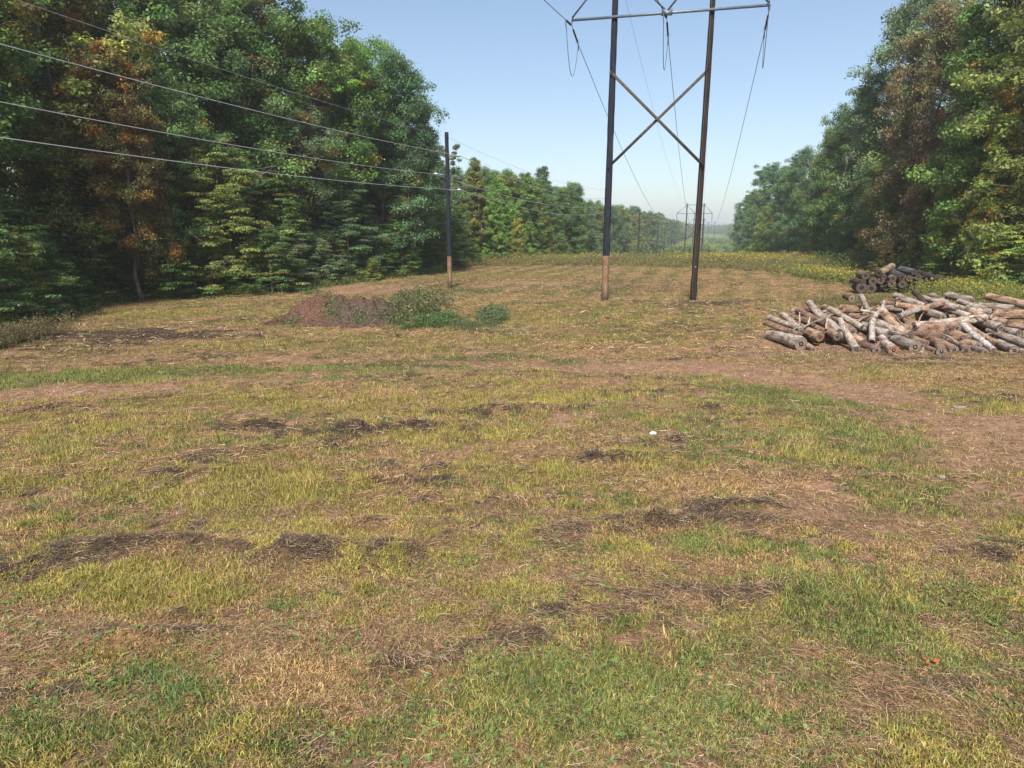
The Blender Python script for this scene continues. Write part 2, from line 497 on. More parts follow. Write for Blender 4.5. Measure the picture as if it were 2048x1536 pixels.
col = col * (1 - mead) + mead * (np.array([.115, .175, .058]) * (.7 + .6 * fbm(X / 12., Y / 30., 15, 3))[..., None])
col = col * (0.80 + 0.45 * fbm(X * 7, Y * 7, 19, 2))[..., None]
nx, ny = len(xs), len(ys)
ii = np.arange(ny - 1)[:, None] * nx + np.arange(nx - 1)[None]
quads = np.stack([ii, ii + 1, ii + nx + 1, ii + nx], -1).reshape(-1, 4)
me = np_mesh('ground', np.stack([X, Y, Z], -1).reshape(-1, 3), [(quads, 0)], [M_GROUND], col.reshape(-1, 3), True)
tag(link('ground', me), kind='structure')

# ---------------------------------------------------------------- haze (the humid air over the cutting)
def haze_box():
    a = Acc(); a.box((0, -3050, 22), (0, 3050, 22), 6100, 62)
    m = bpy.data.materials.new('haze'); m.use_nodes = True; nt = m.node_tree
    nt.nodes.remove(nt.nodes['Principled BSDF'])
    v = N(nt, 'ShaderNodeVolumePrincipled')
    v.inputs['Color'].default_value = (0.93, 0.97, 1.0, 1)
    v.inputs['Density'].default_value = HAZE
    v.inputs['Anisotropy'].default_value = 0.2
    nt.links.new(v.outputs[0], nt.nodes['Material Output'].inputs['Volume'])
    tag(link('haze', a.mesh('haze', m)), kind='stuff')
HAZE = 0.0005
haze_box()

# ---------------------------------------------------------------- grass and hay
rg = np.random.default_rng(11)
def sample(n, y0, y1, power=1.0, margin=2.6, k=.80):
    t = rg.random(n)
    y = (y0 ** power + t * (y1 ** power - y0 ** power)) ** (1 / power)
    x = rg.uniform(-1, 1, n) * (k * y + margin)
    return x, y

def pick_cover(x, y, sharp=1.0):
    C = cover(x, y) ** sharp; C /= C.sum(-1, keepdims=True)
    cs = np.cumsum(C, -1); r = rg.random(len(x))[:, None]
    return (r > cs).sum(-1).clip(0, 4)

def blade_mesh(name, x, y, h, w, az, lean, colr, mat, z=None, seg=2, droop=.6):
    n = len(x)
    if z is None: z = gheight(x, y) - .01
    base = np.stack([x, y, z], -1)
    d = np.stack([np.cos(az), np.sin(az), np.zeros(n)], -1)
    fa = rg.uniform(0, 2 * math.pi, n)
    s = np.stack([np.cos(fa), np.sin(fa), np.zeros(n)], -1) * (w / 2)[:, None]
    up = np.array([0, 0, 1.0])
    L = lean[:, None]
    if seg == 1:
        tip = base + d * (h * lean)[:, None] + up * (h * np.sqrt(np.clip(1 - lean ** 2, .05, 1)))[:, None]
        V = np.stack([base - s, base + s, tip], 1).reshape(-1, 3)
        T = np.arange(n * 3).reshape(-1, 3)
        cc = np.repeat(colr, 3, 0)
        return np_mesh(name, V, [(T, 0)], [mat], cc)
    mid = base + d * (h * lean * .42)[:, None] + up * (h * .55 * np.sqrt(np.clip(1 - (lean * .7) ** 2, .05, 1)))[:, None]
    tip = base + d * (h * (lean + .12))[:, None] + up * (h * np.clip(1 - lean * droop * 1.1, .1, 1))[:, None]
    V = np.stack([base - s, base + s, mid + s * .75, mid - s * .75, tip], 1).reshape(-1, 3)
    i = np.arange(n)[:, None] * 5
    cc = np.repeat(colr, 5, 0)
    return np_mesh(name, V, [(i + np.array([[0, 1, 2, 3]]), 0), (i + np.array([[3, 2, 4]]), 0)], [mat], cc)

def jitter(c, n, v=.3, h=.12):
    f = rg.uniform(1 - v, 1 + v, (n, 1)) * (1 + rg.uniform(-h, h, (n, 3)))
    return c * f

def grass_layer(name, n, y0, y1, power, hs, ws, seg):
    x, y = sample(n, y0, y1, power)
    k = pick_cover(x, y, 1.25)
    le, re = edge_off(y); off = x - cx(y)
    clump = fbm(x * 5, y * 5, 61, 2)
    keepp = np.array([1.0, 1.0, .75, .22, .30])[k] * sstep(.30, .55, clump + rg.random(n) * .25)
    keep = (rg.random(n) < keepp) & (off > le) & (off < re)
    x, y, k = x[keep], y[keep], k[keep]; n = len(x)
    tuft = fbm(x * 1.1 + 4, y * 1.1, 62, 3)
    hm = np.array([1.0, 1.05, .9, .45, .6])[k] * (.35 + 1.5 * tuft ** 1.4 * 1.2)
    h = rg.uniform(.45, 1.25, n) * hs * hm
    w = rg.uniform(.7, 1.3, n) * ws
    # living shoots inside dead patches and dead ones inside living
    swap = rg.random(n)
    k2 = np.where(swap < .22, rg.integers(0, 3, n), k)
    k2 = np.where((k2 >= 3) & (swap > .5), 2, k2)
    c = np.array([RGB[q] for q in KINDS])[k2]
    c = np.where((k2 == 0)[:, None] & (rg.random(n) < .30)[:, None], np.array([[.27, .30, .07]]), c)
    c = np.where((k2 == 2)[:, None] & (rg.random(n) < .30)[:, None], np.array([[.30, .17, .085]]), c)
    c = np.where((k2 == 0)[:, None] & (rg.random(n) < .10)[:, None], np.array([[.13, .21, .09]]), c)
    c = jitter(c, n, .55, .10) * (.75 + .5 * fbm(x * 2.2, y * 2.2, 65, 2))[:, None]
    az = rg.uniform(0, 2 * math.pi, n) 
    lean = np.clip(rg.normal(.45, .25, n) + np.where(k2 == 2, .25, 0), .05, .95)
    me = blade_mesh(name, x, y, h, w, az, lean, c, M_GRASS, seg=seg)
    tag(link(name, me), 'short mown grass, green, yellow and straw coloured, over the field', 'grass', kind='stuff')

Q = 1.0
grass_layer('grass', int(650000 * Q), 3.6, 9.5, 1.7, .085, .0095, 2)
grass_layer('grass', int(600000 * Q), 9.5, 21, 1.3, .095, .013, 1)
grass_layer('grass', int(330000 * Q), 21, 46, 1.3, .085, .020, 1)
grass_layer('grass', int(160000 * Q), 46, 100, 1.3, .10, .04, 1)

def hay_layer(name, n, y0, y1, power, L0, w0):
    x, y = sample(n, y0, y1, power)
    C = cover(x, y); wr = windrow(x, y)
    p = C[:, 4] * 1.3 + C[:, 2] * .45 + .25 * wr + .16
    cl = fbm(x * 2.3, y * 2.3, 64, 3)
    keep = rg.random(n) < p * sstep(.3, .6, cl + .1)
    x, y, C = x[keep], y[keep], C[keep]; n = len(x)
    # combed direction varies slowly over the field
    ang = (fbm(x * .6, y * .6, 66, 2) - .5) * 4.0 + rg.normal(0, .85, n)
    L = rg.uniform(.5, 1.4, n) * L0; w = rg.uniform(.6, 1.4, n) * w0
    lift = rg.random(n) ** 2 * (.025 + .06 * C[:, 4])
    z = gheight(x, y) + lift + .006
    d = np.stack([np.cos(ang), np.sin(ang), rg.normal(0, .12, n)], -1) * (L / 2)[:, None]
    side = np.stack([-np.sin(ang), np.cos(ang), rg.normal(0, .3, n)], -1) * (w / 2)[:, None]
    c0 = np.stack([x, y, z], -1); bow = np.stack([rg.normal(0, .1, n), rg.normal(0, .1, n), np.abs(rg.normal(0, .08, n))], -1) * L[:, None]
    a, b, m_ = c0 - d, c0 + d, c0 + bow
    V = np.stack([a - side, a + side, m_ + side, m_ - side, b + side, b - side], 1).reshape(-1, 3)
    i = np.arange(n)[:, None] * 6
    r = rg.random(n)[:, None]
    dk = C[:, 4:5]
    c = np.where(r < .25 + .68 * dk, np.array([[.095, .064, .047]]), np.where(r < .76, np.array([[.29, .17, .09]]), np.array([[.44, .32, .19]])))
    c = jitter(c, n, .5, .10)
    me = np_mesh(name, V, [(i + np.array([[0, 1, 2, 3]]), 0), (i + np.array([[3, 2, 4, 5]]), 0)], [M_HAY], np.repeat(c, 6, 0))
    tag(link(name, me), 'loose brown and straw coloured cut hay lying in rows on the field', 'hay', kind='stuff')
hay_layer('cut_hay', int(520000 * Q), 3.6, 10, 1.6, .13, .0035)
hay_layer('cut_hay', int(280000 * Q), 10, 24, 1.3, .17, .008)
hay_layer('cut_hay', int(120000 * Q), 24, 60, 1.3, .30, .022)

def tufts(name, spots, label):
    xs_, ys_, hs_, cs_ = [], [], [], []
    for px, py, n, r, h, c in spots:
        g = G(px, py)
        xs_.append(rg.normal(g[0], r, n)); ys_.append(rg.normal(g[1], r, n)); hs_.append(rg.uniform(.5, 1.1, n) * h)
        cs_.append(np.tile(np.array(c), (n, 1)))
    x = np.concatenate(xs_); y = np.concatenate(ys_); h = np.concatenate(hs_); n = len(x)
    c = jitter(np.concatenate(cs_), n, .3)
    me = blade_mesh(name, x, y, h, np.full(n, .009), rg.uniform(0, 6.28, n), np.clip(rg.normal(.5, .25, n), .05, .95), c, M_GRASS, seg=2)
    tag(link(name, me), label, 'grass', kind='stuff')
GR = (.12, .21, .06); GO = (.17, .22, .06); YE = (.33, .31, .07)
sp = [(558, 1215, 150, .09, .17, GR), (300, 1350, 220, .18, .20, GR), (350, 1395, 160, .14, .22, GR), (1365, 1095, 180, .15, .17, GO),
      (1340, 1480, 0, .1, .1, GO), (640, 990, 150, .22, .14, GO), (470, 985, 240, .3, .14, YE), (340, 1200, 420, .35, .13, YE), (230, 1215, 260, .3, .13, YE),
      (1420, 1410, 220, .16, .13, GO), (1560, 1345, 200, .16, .12, GR), (1240, 1450, 200, .16, .12, GO), (1490, 1230, 200, .2, .11, GO), (1750, 1290, 200, .2, .12, GO),
      (1290, 880, 120, .16, .16, GO), (1020, 1200, 160, .2, .12, GO), (1600, 890, 200, .35, .13, (.5, .42, .22)), (900, 1160, 200, .22, .14, YE), (60, 1440, 200, .2, .14, GR)]
tufts('grass_tuft', sp, 'taller green and yellow grass tufts standing above the mown field')

# low broad-leaved weeds in the turf near the camera
def broad_weeds():
    n = 5200
    x, y = sample(n, 4.0, 9.0, 1.4)
    u = fbm(x * .9, y * .9, 71, 3)
    w = sstep(.50, .62, u + .18 * np.exp(-((x - 1.0) / 2.2) ** 2 - ((y - 5.8) / 1.0) ** 2))
    keep = rg.random(n) < w; x, y = x[keep], y[keep]
    V, Cc = [], []
    for px_, py_ in zip(x, y):
        k = rg.integers(4, 8); a0 = rg.uniform(0, 6.28); c = np.array([.14, .20, .06]) * rg.uniform(.7, 1.5) * np.array([rg.uniform(.8, 1.4), 1, 1])
        s = rg.uniform(.022, .05); z = float(gheight(px_, py_)) + .02
        for j in range(k):
            a = a0 + j * 6.28 / k + rg.normal(0, .3); d = np.array([math.cos(a), math.sin(a), rg.uniform(.2, .9)]) * s; sd = np.array([-math.sin(a), math.cos(a), 0]) * s * .33
            b = np.array([px_, py_, z])
            V += [b, b + d * .55 + sd, b + d - np.array([0, 0, .3 * s]), b + d * .55 - sd]; Cc += [c * rg.uniform(.8, 1.2)] * 4
    V = np.array(V); me = np_mesh('broadleaf_weeds', V, [(np.arange(len(V)).reshape(-1, 4), 0)], [M_GRASS], np.array(Cc))
    tag(link('broadleaf_weeds', me), 'low broad-leaved green weeds growing through the near turf', 'weeds', kind='stuff')
broad_weeds()

# ---------------------------------------------------------------- leafy stuff and trees
def leaf_quads(cent, size, nrm, rng, aspect=.55):
    n = len(cent)
    nrm = nrm / (np.linalg.norm(nrm, axis=1)[:, None] + 1e-9)
    t = rng.normal(size=(n, 3)); u = np.cross(nrm, t); u /= np.linalg.norm(u, axis=1)[:, None] + 1e-9
    v = np.cross(nrm, u)
    s = size[:, None]
    V = np.stack([cent - u * s * .5, cent + v * s * aspect * .5 - u * s * .05, cent + u * s * .5 - nrm * s * .12, cent - v * s * aspect * .5 - u * s * .05], 1).reshape(-1, 3)
    return V, np.arange(n * 4).reshape(-1, 4)

def tree_proto(seed, H, cb, R, style, nleaf, leaf, autumn=.05, gaps=0.0, trunk_r=.2):
    rng = np.random.default_rng(seed)
    A = Acc()
    k = 9; zz = np.linspace(0, .93 * H, k)
    wob = np.cumsum(rng.normal(0, .012 * H, (k, 2)), 0); wob[0] = 0
    path = np.column_stack([wob, zz])
    tr = trunk_r * (1 - .88 * zz / (H * .95)); tr[0] *= 1.35
    A.tube(path, tr, 8)
    def trunk_at(z):
        return np.array([np.interp(z, zz, path[:, 0]), np.interp(z, zz, path[:, 1]), z])
    cl = []                                            # clumps: centre, radius, flat
    nl = {'broad': 34, 'layered': 30, 'cone': 40, 'curtain': 46, 'sparse': 22, 'under': 22}[style]
    lump = rng.uniform(0, 6.28, 4)
    for i in range(nl):
        t = ((i + .5) / nl)
        z0 = cb + (H * .93 - cb) * t
        az = i * 2.399 + rng.normal(0, .35)
        if style in ('broad', 'sparse'): pr = R * math.sqrt(max(.06, 1 - ((t - .42) / .62) ** 2)); rise = .25 + .75 * t
        elif style in ('layered',): pr = R * (1 - t) ** .45 * .95 + .4; rise = .12 + .4 * t
        elif style == 'under': pr = R * (1 - .75 * t ** 1.4); rise = .02 + .45 * t
        elif style == 'cone': pr = R * (1 - t) ** .75 + .35; rise = .35
        else: pr = R * (1 - .6 * t ** 3); rise = .15 + .6 * t
        pr *= 1 + .18 * math.sin(az * 2 + lump[0] + t * 5) + .12 * math.sin(az * 3 + lump[1])
        Lh = pr * rng.uniform(.68, 1.08)
        p0 = trunk_at(z0 * .97)
        dirv = np.array([math.cos(az), math.sin(az), 0])
        pts = []
        for s in np.linspace(0, 1, 5):
            droop = -.10 * s * s * Lh if style in ('layered', 'under') else 0
            pts.append(p0 + dirv * Lh * s + np.array([0, 0, Lh * rise * s * (1 - .35 * s) + droop]) + rng.normal(0, .03 * Lh, 3) * s)
        pts = np.array(pts)
        r0 = max(.02, trunk_r * .38 * (1 - .7 * t))
        A.tube(pts, np.linspace(r0, .012, 5), 5)
        nc = {'broad': 13, 'layered': 12, 'cone': 9, 'curtain': 12, 'sparse': 8, 'under': 10}[style]
        for j in range(nc):
            s = rng.uniform(.30, 1.05) if j else 1.0
            base = np.array([np.interp(s, np.linspace(0, 1, 5), pts[:, q]) for q in range(3)])
            side = np.array([-dirv[1], dirv[0], 0]) * rng.normal(0, .26) * Lh * (.4 + .6 * s)
            c = base + side + np.array([0, 0, rng.normal(0, .12) * R])
            rc = rng.uniform(.5, 1.0) * {'broad': .22, 'layered': .235, 'cone': .23, 'curtain': .24, 'sparse': .17, 'under': .26}[style] * R
            A.tube(np.array([base, (base + c) / 2 + rng.normal(0, .05, 3), c]), np.array([r0 * .35, r0 * .22, .008]), 4)
            cl.append((c, rc, {'broad': .62, 'layered': .20, 'cone': .6, 'curtain': .6, 'sparse': .6, 'under': .16}[style]))
    cc = np.array([c[0] for c in cl]); rr = np.array([c[1] for c in cl]); fl = np.array([c[2] for c in cl])
    keep = rng.random(len(cl)) >= gaps; cc, rr, fl = cc[keep], rr[keep], fl[keep]
    pw = rr ** 2; pw /= pw.sum()
    idx = rng.choice(len(cc), nleaf, p=pw)
    d = rng.normal(size=(nleaf, 3)); d /= np.linalg.norm(d, axis=1)[:, None]
    rad = rr[idx] * rng.random(nleaf) ** .5 * (1 + .25 * rng.normal(size=nleaf) * .6)
    off = d * rad[:, None]; off[:, 2] *= fl[idx]
    # droop at the rim of flat sprays
    off[:, 2] -= np.where(fl[idx] < .4, .16 * (rad ** 2) / rr[idx], 0)
    cent = cc[idx] + off
    cent[:, 2] = np.maximum(cent[:, 2], .12)
    nrm = d * .55 + rng.normal(size=(nleaf, 3)) * .55 + np.array([0, 0, .75])
    size = leaf * rng.uniform(.6, 1.35, nleaf)
    V, Qd = leaf_quads(cent, size, nrm, rng)
    cf = rng.uniform(.6, 1.4, (len(cc), 1)) * (1 + rng.uniform(-.13, .13, (len(cc), 3)))
    aut = rng.random(len(cc)) < autumn
    cf[aut] *= np.array([1.75, 1.02, .75])
    tint = cf[idx] * rng.uniform(.8, 1.22, (nleaf, 1))
    la = rng.random(nleaf) < autumn * .5
    tint[la] *= np.array([1.6, 1.3, .8])
    crown = np_mesh('crown', V, [(Qd, 0)], [M_LEAF], np.repeat(tint, 4, 0))
    trunk = A.mesh('trunk', M_TRUNK, True)
    return trunk, crown, H

PR = {
 'oak1': tree_proto(1, 21, 4.5, 5.6, 'broad', 66000, .235, .06, .06, .30),
 'oak2': tree_proto(2, 21, 3.5, 4.8, 'broad', 58000, .235, .27, .10, .26),
 'oak3': tree_proto(12, 20, 2.5, 5.2, 'broad', 64000, .225, .03, .05, .28),
 'tall': tree_proto(3, 21, 6.0, 4.0, 'sparse', 26000, .22, .12, .12, .20),
 'layer1': tree_proto(4, 14, 1.2, 4.4, 'layered', 52000, .19, .04, .04, .16),
 'layer2': tree_proto(5, 14, .9, 3.8, 'layered', 46000, .19, .10, .08, .14),
 'under1': tree_proto(6, 7.5, .9, 3.2, 'under', 20000, .155, .04, .05, .09),
 'under2': tree_proto(7, 6.5, .5, 2.8, 'under', 17000, .155, .08, .08, .08),
 'cone1': tree_proto(8, 14, .8, 2.6, 'cone', 34000, .19, .05, .03, .15),
 'cone2': tree_proto(9, 13, 1.0, 3.2, 'cone', 34000, .19, .10, .05, .15),
 'curt1': tree_proto(10, 20, .4, 3.9, 'curtain', 64000, .23, .05, .02, .24),
 'curt2': tree_proto(11, 19, .3, 3.5, 'curtain', 46000, .19, .22, .04, .22),
}
BARK_COL = {'pale': (2.6, 2.5, 2.3), 'dark': (.55, .5, .46), 'mid': (1.3, 1.2, 1.1)}
# colours of the crowns
KOL = {'dark green': (.115, .170, .068), 'deep blue-green': (.105, .165, .090), 'mid green': (.135, .195, .062), 'bright green': (.16, .25, .065),
       'yellow-green': (.22, .25, .07), 'olive': (.18, .19, .065), 'orange-brown': (.20, .135, .065), 'reddish brown': (.19, .142, .080), 'grey-green': (.15, .185, .11), 'rusty': (.155, .125, .058)}
rt = random.Random(5)
TREES = []
def tree(proto, x, y, H, colour, label, group, bark='mid', wide=1.0, z=None, cat='tree', name=None):
    trunk, crown, H0 = PR[proto]
    nm = name or {'oak': 'oak_tree', 'tall': 'tall_tree', 'layer': 'broadleaf_tree', 'under': 'understorey_tree', 'cone': 'conical_tree', 'curt': 'vine_covered_tree'}[proto.rstrip('123')]
    if z is None: z = float(gheight(x, y)) - .05
    e = empty(nm, (x, y, z))
    s = H / H0
    e.scale = (s * wide, s * wide, s); e.rotation_euler = (0, 0, rt.uniform(0, 6.28))
    c = KOL[colour]; v = rt.uniform(.88, 1.12)
    link('trunk', trunk, e, color=BARK_COL[bark])
    link('crown', crown, e, color=(c[0] * v * 1.22, c[1] * v * 1.36, c[2] * v * 1.1))
    tag(e, label, cat, group)
    TREES.append((x, y)); return e

def hero(proto, px, top, Yd, colour, label, group, bark='mid', wide=1.0, **k):
    p = at(px, top, Yd); zg = float(terrain(p[0], Yd))
    return tree(proto, p[0], Yd, max(1.2, p[2] - zg), colour, label, group, bark, wide, **k)

LW = 'trees along the left edge of the woods'; RW = 'trees along the right edge of the woods'
LU = 'low understorey trees at the foot of the left woods'
# --- left woods, tall front trees, from the near end
for a in [
 ('oak1', -230, -260, 36, 'dark green', 'tall dark oak cut by the left edge, highest of the near left woods'),
 ('oak2', 70, -220, 43, 'olive', 'tall oak with rusty brown top leaves in the upper left corner'),
 ('oak3', 260, -140, 50, 'dark green', 'tall dark green oak between the rusty corner oak and the orange-brown tree'),
 ('oak2', 215, 90, 41.5, 'rusty', 'orange-brown patched tree standing against the dark left woods'),
 ('oak1', 400, -60, 53, 'dark green', 'big dark oak at the top edge, left of the sparse brown-topped tree'),
 ('tall', 530, -45, 56, 'orange-brown', 'tall thin-crowned brown tree against the sky at the top of the left woods'),
 ('tall', 655, 45, 61, 'bright green', 'tall light green tree with forked pale trunk, left of the oak on the skyline'),
 ('oak3', 762, 112, 65, 'deep blue-green', 'large blue-green oak ending the tall woods, left of the single utility pole'),
 ('oak1', 700, 150, 70, 'dark green', 'dark oak behind the tall light green tree'),
 ('layer1', 440, 270, 46.5, 'olive', 'yellowish tiered tree in the middle of the left woods'),
 ('layer2', 560, 330, 52, 'mid green', 'mid green tiered tree right of the yellowish tiered tree'),
 ('layer1', 300, 330, 47, 'dark green', 'dark tiered tree left of the yellowish tiered tree'),
 ('layer1', 90, 300, 41, 'dark green', 'dark tiered tree with spreading sprays, second from the left edge of the woods'),
 ('layer2', -60, 330, 34, 'mid green', 'tiered green tree whose boughs sweep in from the left edge'),
 ('layer1', 690, 330, 58, 'deep blue-green', 'blue-green tiered tree below the pale-trunked tree'),
 ('layer2', 800, 380, 64, 'mid green', 'green tiered tree low in front of the skyline oak'),
 ('oak3', 350, 180, 46, 'dark green', 'dark oak right behind the orange-brown tree'),
 ('oak1', 590, 200, 57, 'grey-green', 'grey-green oak under the sparse brown-topped tree'),
 ('oak1', 598, 22, 60, 'mid green', 'tall green oak filling the gap right of the sparse brown-topped tree'),
 ('oak3', 705, 78, 68, 'mid green', 'green oak crown between the pale-trunked tree and the skyline oak'),
 ('oak1', 806, 205, 69, 'deep blue-green', 'shoulder oak sloping down from the skyline oak to the utility pole'),
 ('oak3', 480, -70, 58, 'dark green', 'dark oak top directly left of the sparse brown-topped tree'),
 ('oak1', 130, -60, 48, 'dark green', 'dark oak behind the orange-brown tree at the upper left'),
 ('layer1', 180, 380, 44, 'mid green', 'mid green tiered tree under the orange-brown tree'),
 ]:
    hero(a[0], a[1], a[2], a[3], a[4], a[5], LW, 'pale' if 'pale' in a[5] else 'mid', wide=.78 if 'patched' in a[5] else 1.0)
for a in [
 ('under1', 30, 450, 33.5, 'dark green', 'low dark tree with flat sprays at the left edge beside the dry weeds'),
 ('under2', 110, 500, 37.5, 'mid green', 'low layered tree third from the left edge, boughs touching the grass'),
 ('under1', 215, 470, 42, 'dark green', 'low dark layered tree beside the two thin bare trunks'),
 ('under2', 315, 520, 43.5, 'grey-green', 'small greyish layered tree alone in front of the dark forest opening'),
 ('under1', 440, 478, 46.5, 'bright green', 'small bright green maple on a thin trunk in the left woods'),
 ('under1', 545, 450, 49, 'mid green', 'low green tree right of the small bright maple'),
 ('under2', 640, 470, 53, 'grey-green', 'low grey-green tree above the brown chips at the wood edge'),
 ('under1', 725, 470, 59, 'dark green', 'low dark tree in front of the skyline oak, with a yellow sprig beside it'),
 ('under2', 742, 512, 57.5, 'yellow-green', 'small yellow-leaved sapling glowing at the foot of the skyline oak'),
 ('under2', 820, 480, 67, 'deep blue-green', 'low blue-green tree left of the single utility pole'),
 ('under1', 875, 470, 74, 'mid green', 'low tree directly behind the single utility pole'),
 ('under1', -40, 400, 30, 'dark green', 'low dark tree hanging over the dry weeds at the far left')]:
    hero(a[0], a[1], a[2], a[3], a[4], a[5], LU)
# --- left, beyond the tall woods
for a in [
 ('tall', 905, 285, 86, 'grey-green', 'thin pale-leaved tree rising behind the utility pole top', 'pale'),
 ('cone1', 950, 305, 88, 'olive', 'narrow olive tree just right of the utility pole', 'mid'),
 ('cone1', 978, 370, 86, 'bright green', 'short bright green conical tree right of the narrow olive tree', 'mid'),
 ('cone2', 1010, 345, 96, 'bright green', 'bright green pointed tree, left of the twin pointed trees', 'mid'),
 ('cone1', 1052, 335, 100, 'mid green', 'tallest of the green pointed trees left of the spiky dark tree', 'mid'),
 ('curt2', 1030, 430, 93, 'yellow-green', 'yellow-green vine-hung tree below the pointed trees', 'mid'),
 ('cone1', 1098, 322, 118, 'deep blue-green', 'dark spiky-topped tree standing above the middle left woods', 'mid'),
 ('oak3', 1135, 365, 118, 'dark green', 'round dark tree right of the spiky-topped tree', 'mid'),
 ('cone2', 925, 400, 84, 'mid green', 'green conical tree low behind the utility pole', 'mid'),
 ('curt2', 1075, 352, 104, 'mid green', 'rounded green tree among the pointed ones left of the spiky dark tree', 'mid'),
 ('curt1', 990, 385, 92, 'bright green', 'fresh green rounded tree behind the goldenrod left end', 'mid'),
 ('curt2', 935, 340, 92, 'grey-green', 'greyish rounded tree just right of the utility pole', 'mid'),
 ('curt1', 1150, 385, 124, 'mid green', 'rounded green tree at the right shoulder of the middle left woods', 'mid'),
 ('curt2', 1195, 405, 150, 'grey-green', 'hazy rounded tree just left of the second utility pole', 'mid'),
 ('under1', 985, 470, 88, 'olive', 'low olive tree behind the goldenrod left end', 'mid'),
 ('under1', 940, 470, 80, 'dark green', 'low dark tree right of the utility pole', 'mid'),
 ('under1', 1060, 450, 104, 'dark green', 'low dark tree above the goldenrod left of the steel-armed frame', 'mid'),
 ('cone2', 1090, 430, 108, 'olive', 'yellowish short tree above the goldenrod', 'mid'),
 ('oak3', 1165, 400, 128, 'deep blue-green', 'blue-green tree left of the second utility pole', 'mid'),
 ('under1', 1120, 460, 112, 'mid green', 'low round tree above the goldenrod, right of the yellowish short tree', 'mid'),
 ('under1', 1180, 460, 122, 'grey-green', 'low greyish tree left of the second utility pole', 'mid'),
 ('curt1', 1100, 385, 112, 'dark green', 'dark tree just below the spiky-topped tree', 'mid')]:
    hero(a[0], a[1], a[2], a[3], a[4], a[5], LW, a[6])
# --- right woods heroes
for a in [
 ('curt1', 2230, -330, 44, 'olive', 'olive vine-covered tree cut by the right edge of the picture'),
 ('curt2', 2120, -150, 47, 'yellow-green', 'yellow-green vine-covered tree filling the right edge above the log pile'),
 ('curt1', 2035, -90, 50, 'mid green', 'tall green vine-covered tree at the top right, right of the reddish brown tree'),
 ('oak3', 1912, 8, 57, 'reddish brown', 'tall reddish brown tree in the right woods'),
 ('oak3', 1895, -30, 68, 'grey-green', 'grey-green treetop behind the reddish brown tree'),
 ('oak3', 1790, 140, 75, 'dark green', 'dark green tree left of the reddish brown tree'),
 ('curt2', 1835, 260, 62, 'mid green', 'green vine-covered tree below the reddish brown tree'),
 ('curt1', 1740, 215, 83, 'mid green', 'vine-covered tree with a light green upper side in the right woods'),
 ('oak1', 1712, 212, 95, 'dark green', 'dark tree with a knobbly outline on the right skyline'),
 ('curt1', 1668, 245, 101, 'olive', 'olive tree on the right skyline, left of the knobbly dark tree'),
 ('oak3', 1628, 295, 118, 'deep blue-green', 'blue-green tree halfway down the right skyline'),
 ('curt2', 1690, 330, 90, 'bright green', 'light green vine column at the front of the right woods'),
 ('oak3', 1592, 330, 134, 'dark green', 'dark tree right of the rounded skyline tree'),
 ('curt1', 1550, 318, 152, 'deep blue-green', 'rounded blue-green tree near the far end of the right woods'),
 ('curt1', 1568, 360, 140, 'mid green', 'green tree in front of the rounded skyline tree'),
 ('cone2', 1532, 405, 146, 'yellow-green', 'small bright yellow-green tree at the foot of the right woods'),
 ('curt1', 1518, 372, 180, 'dark green', 'dark tree left of the rounded skyline tree'),
 ('oak3', 1498, 395, 215, 'deep blue-green', 'second last large tree where the right woods fade out'),
 ('curt2', 1482, 418, 262, 'grey-green', 'hazy grey-green tree where the right woods fade out'),
 ('curt2', 1985, 230, 50, 'mid green', 'green vine-covered tree under the tall green one at the right'),
 ('curt1', 1620, 400, 112, 'dark green', 'dark tree low in front of the halfway skyline tree'),
 ('curt2', 2060, 150, 46, 'yellow-green', 'yellow-tinged tree above the right end of the log pile')]:
    hero(a[0], a[1], a[2], a[3], a[4], a[5], RW, wide=.78 if 'tall reddish' in a[5] else .9)
for px, top, Yd, c, w in [(1760, 290, 71, 'yellow-green', 'left of the dark logs'), (1868, 330, 54, 'olive', 'directly behind the dark logs'), (1652, 370, 97, 'yellow-green', 'well left of the dark logs'),
   (1925, 300, 50, 'bright green', 'right of the dark logs'), (1805, 350, 62, 'mid green', 'just left of the dark logs'), (1605, 410, 122, 'olive', 'far down the right woods'), (1990, 330, 45.5, 'yellow-green', 'above the middle of the front log pile')]:
    hero('curt2', px, top, Yd, c, f'narrow {c} vine column {w}', 'narrow vine columns of the right woods', wide=.85)
RU = 'low leafy trees at the foot of the right woods'
_ru = [(2040, 440, 43, 'yellow-green'), (1985, 470, 46, 'mid green'), (1930, 450, 48.5, 'olive'), (1880, 480, 52, 'mid green'), (1835, 470, 56, 'dark green'), (1790, 460, 60, 'mid green'),
       (1745, 480, 68, 'olive'), (1705, 470, 76, 'mid green'), (1665, 485, 88, 'dark green'), (1635, 480, 98, 'olive'), (1600, 485, 112, 'mid green'), (1570, 488, 126, 'dark green'), (1545, 485, 140, 'olive'), (2110, 430, 40, 'mid green')]
_w = ['above the right end of the log pile', 'behind the goldenrod right of the dark logs', 'behind the right end of the dark logs', 'behind the dark logs', 'with the orange sapling in front of it',
      'left of the orange sapling', 'first left of the dark logs', 'second left of the dark logs', 'third left of the dark logs', 'fourth left of the dark logs', 'fifth left of the dark logs', 'sixth left of the dark logs', 'seventh left of the dark logs, the farthest', 'just past the right edge']
for (px, top, Yd, c), w in zip(_ru, _w):
    hero('under1' if rt.random() < .5 else 'under2', px, top, Yd, c, f'low {c} tree {w}, right woods', RU, wide=1.1)
hero('under2', 1776, 476, 55, 'rusty', 'orange-leaved sapling above the dark log pile', RU, wide=.7)

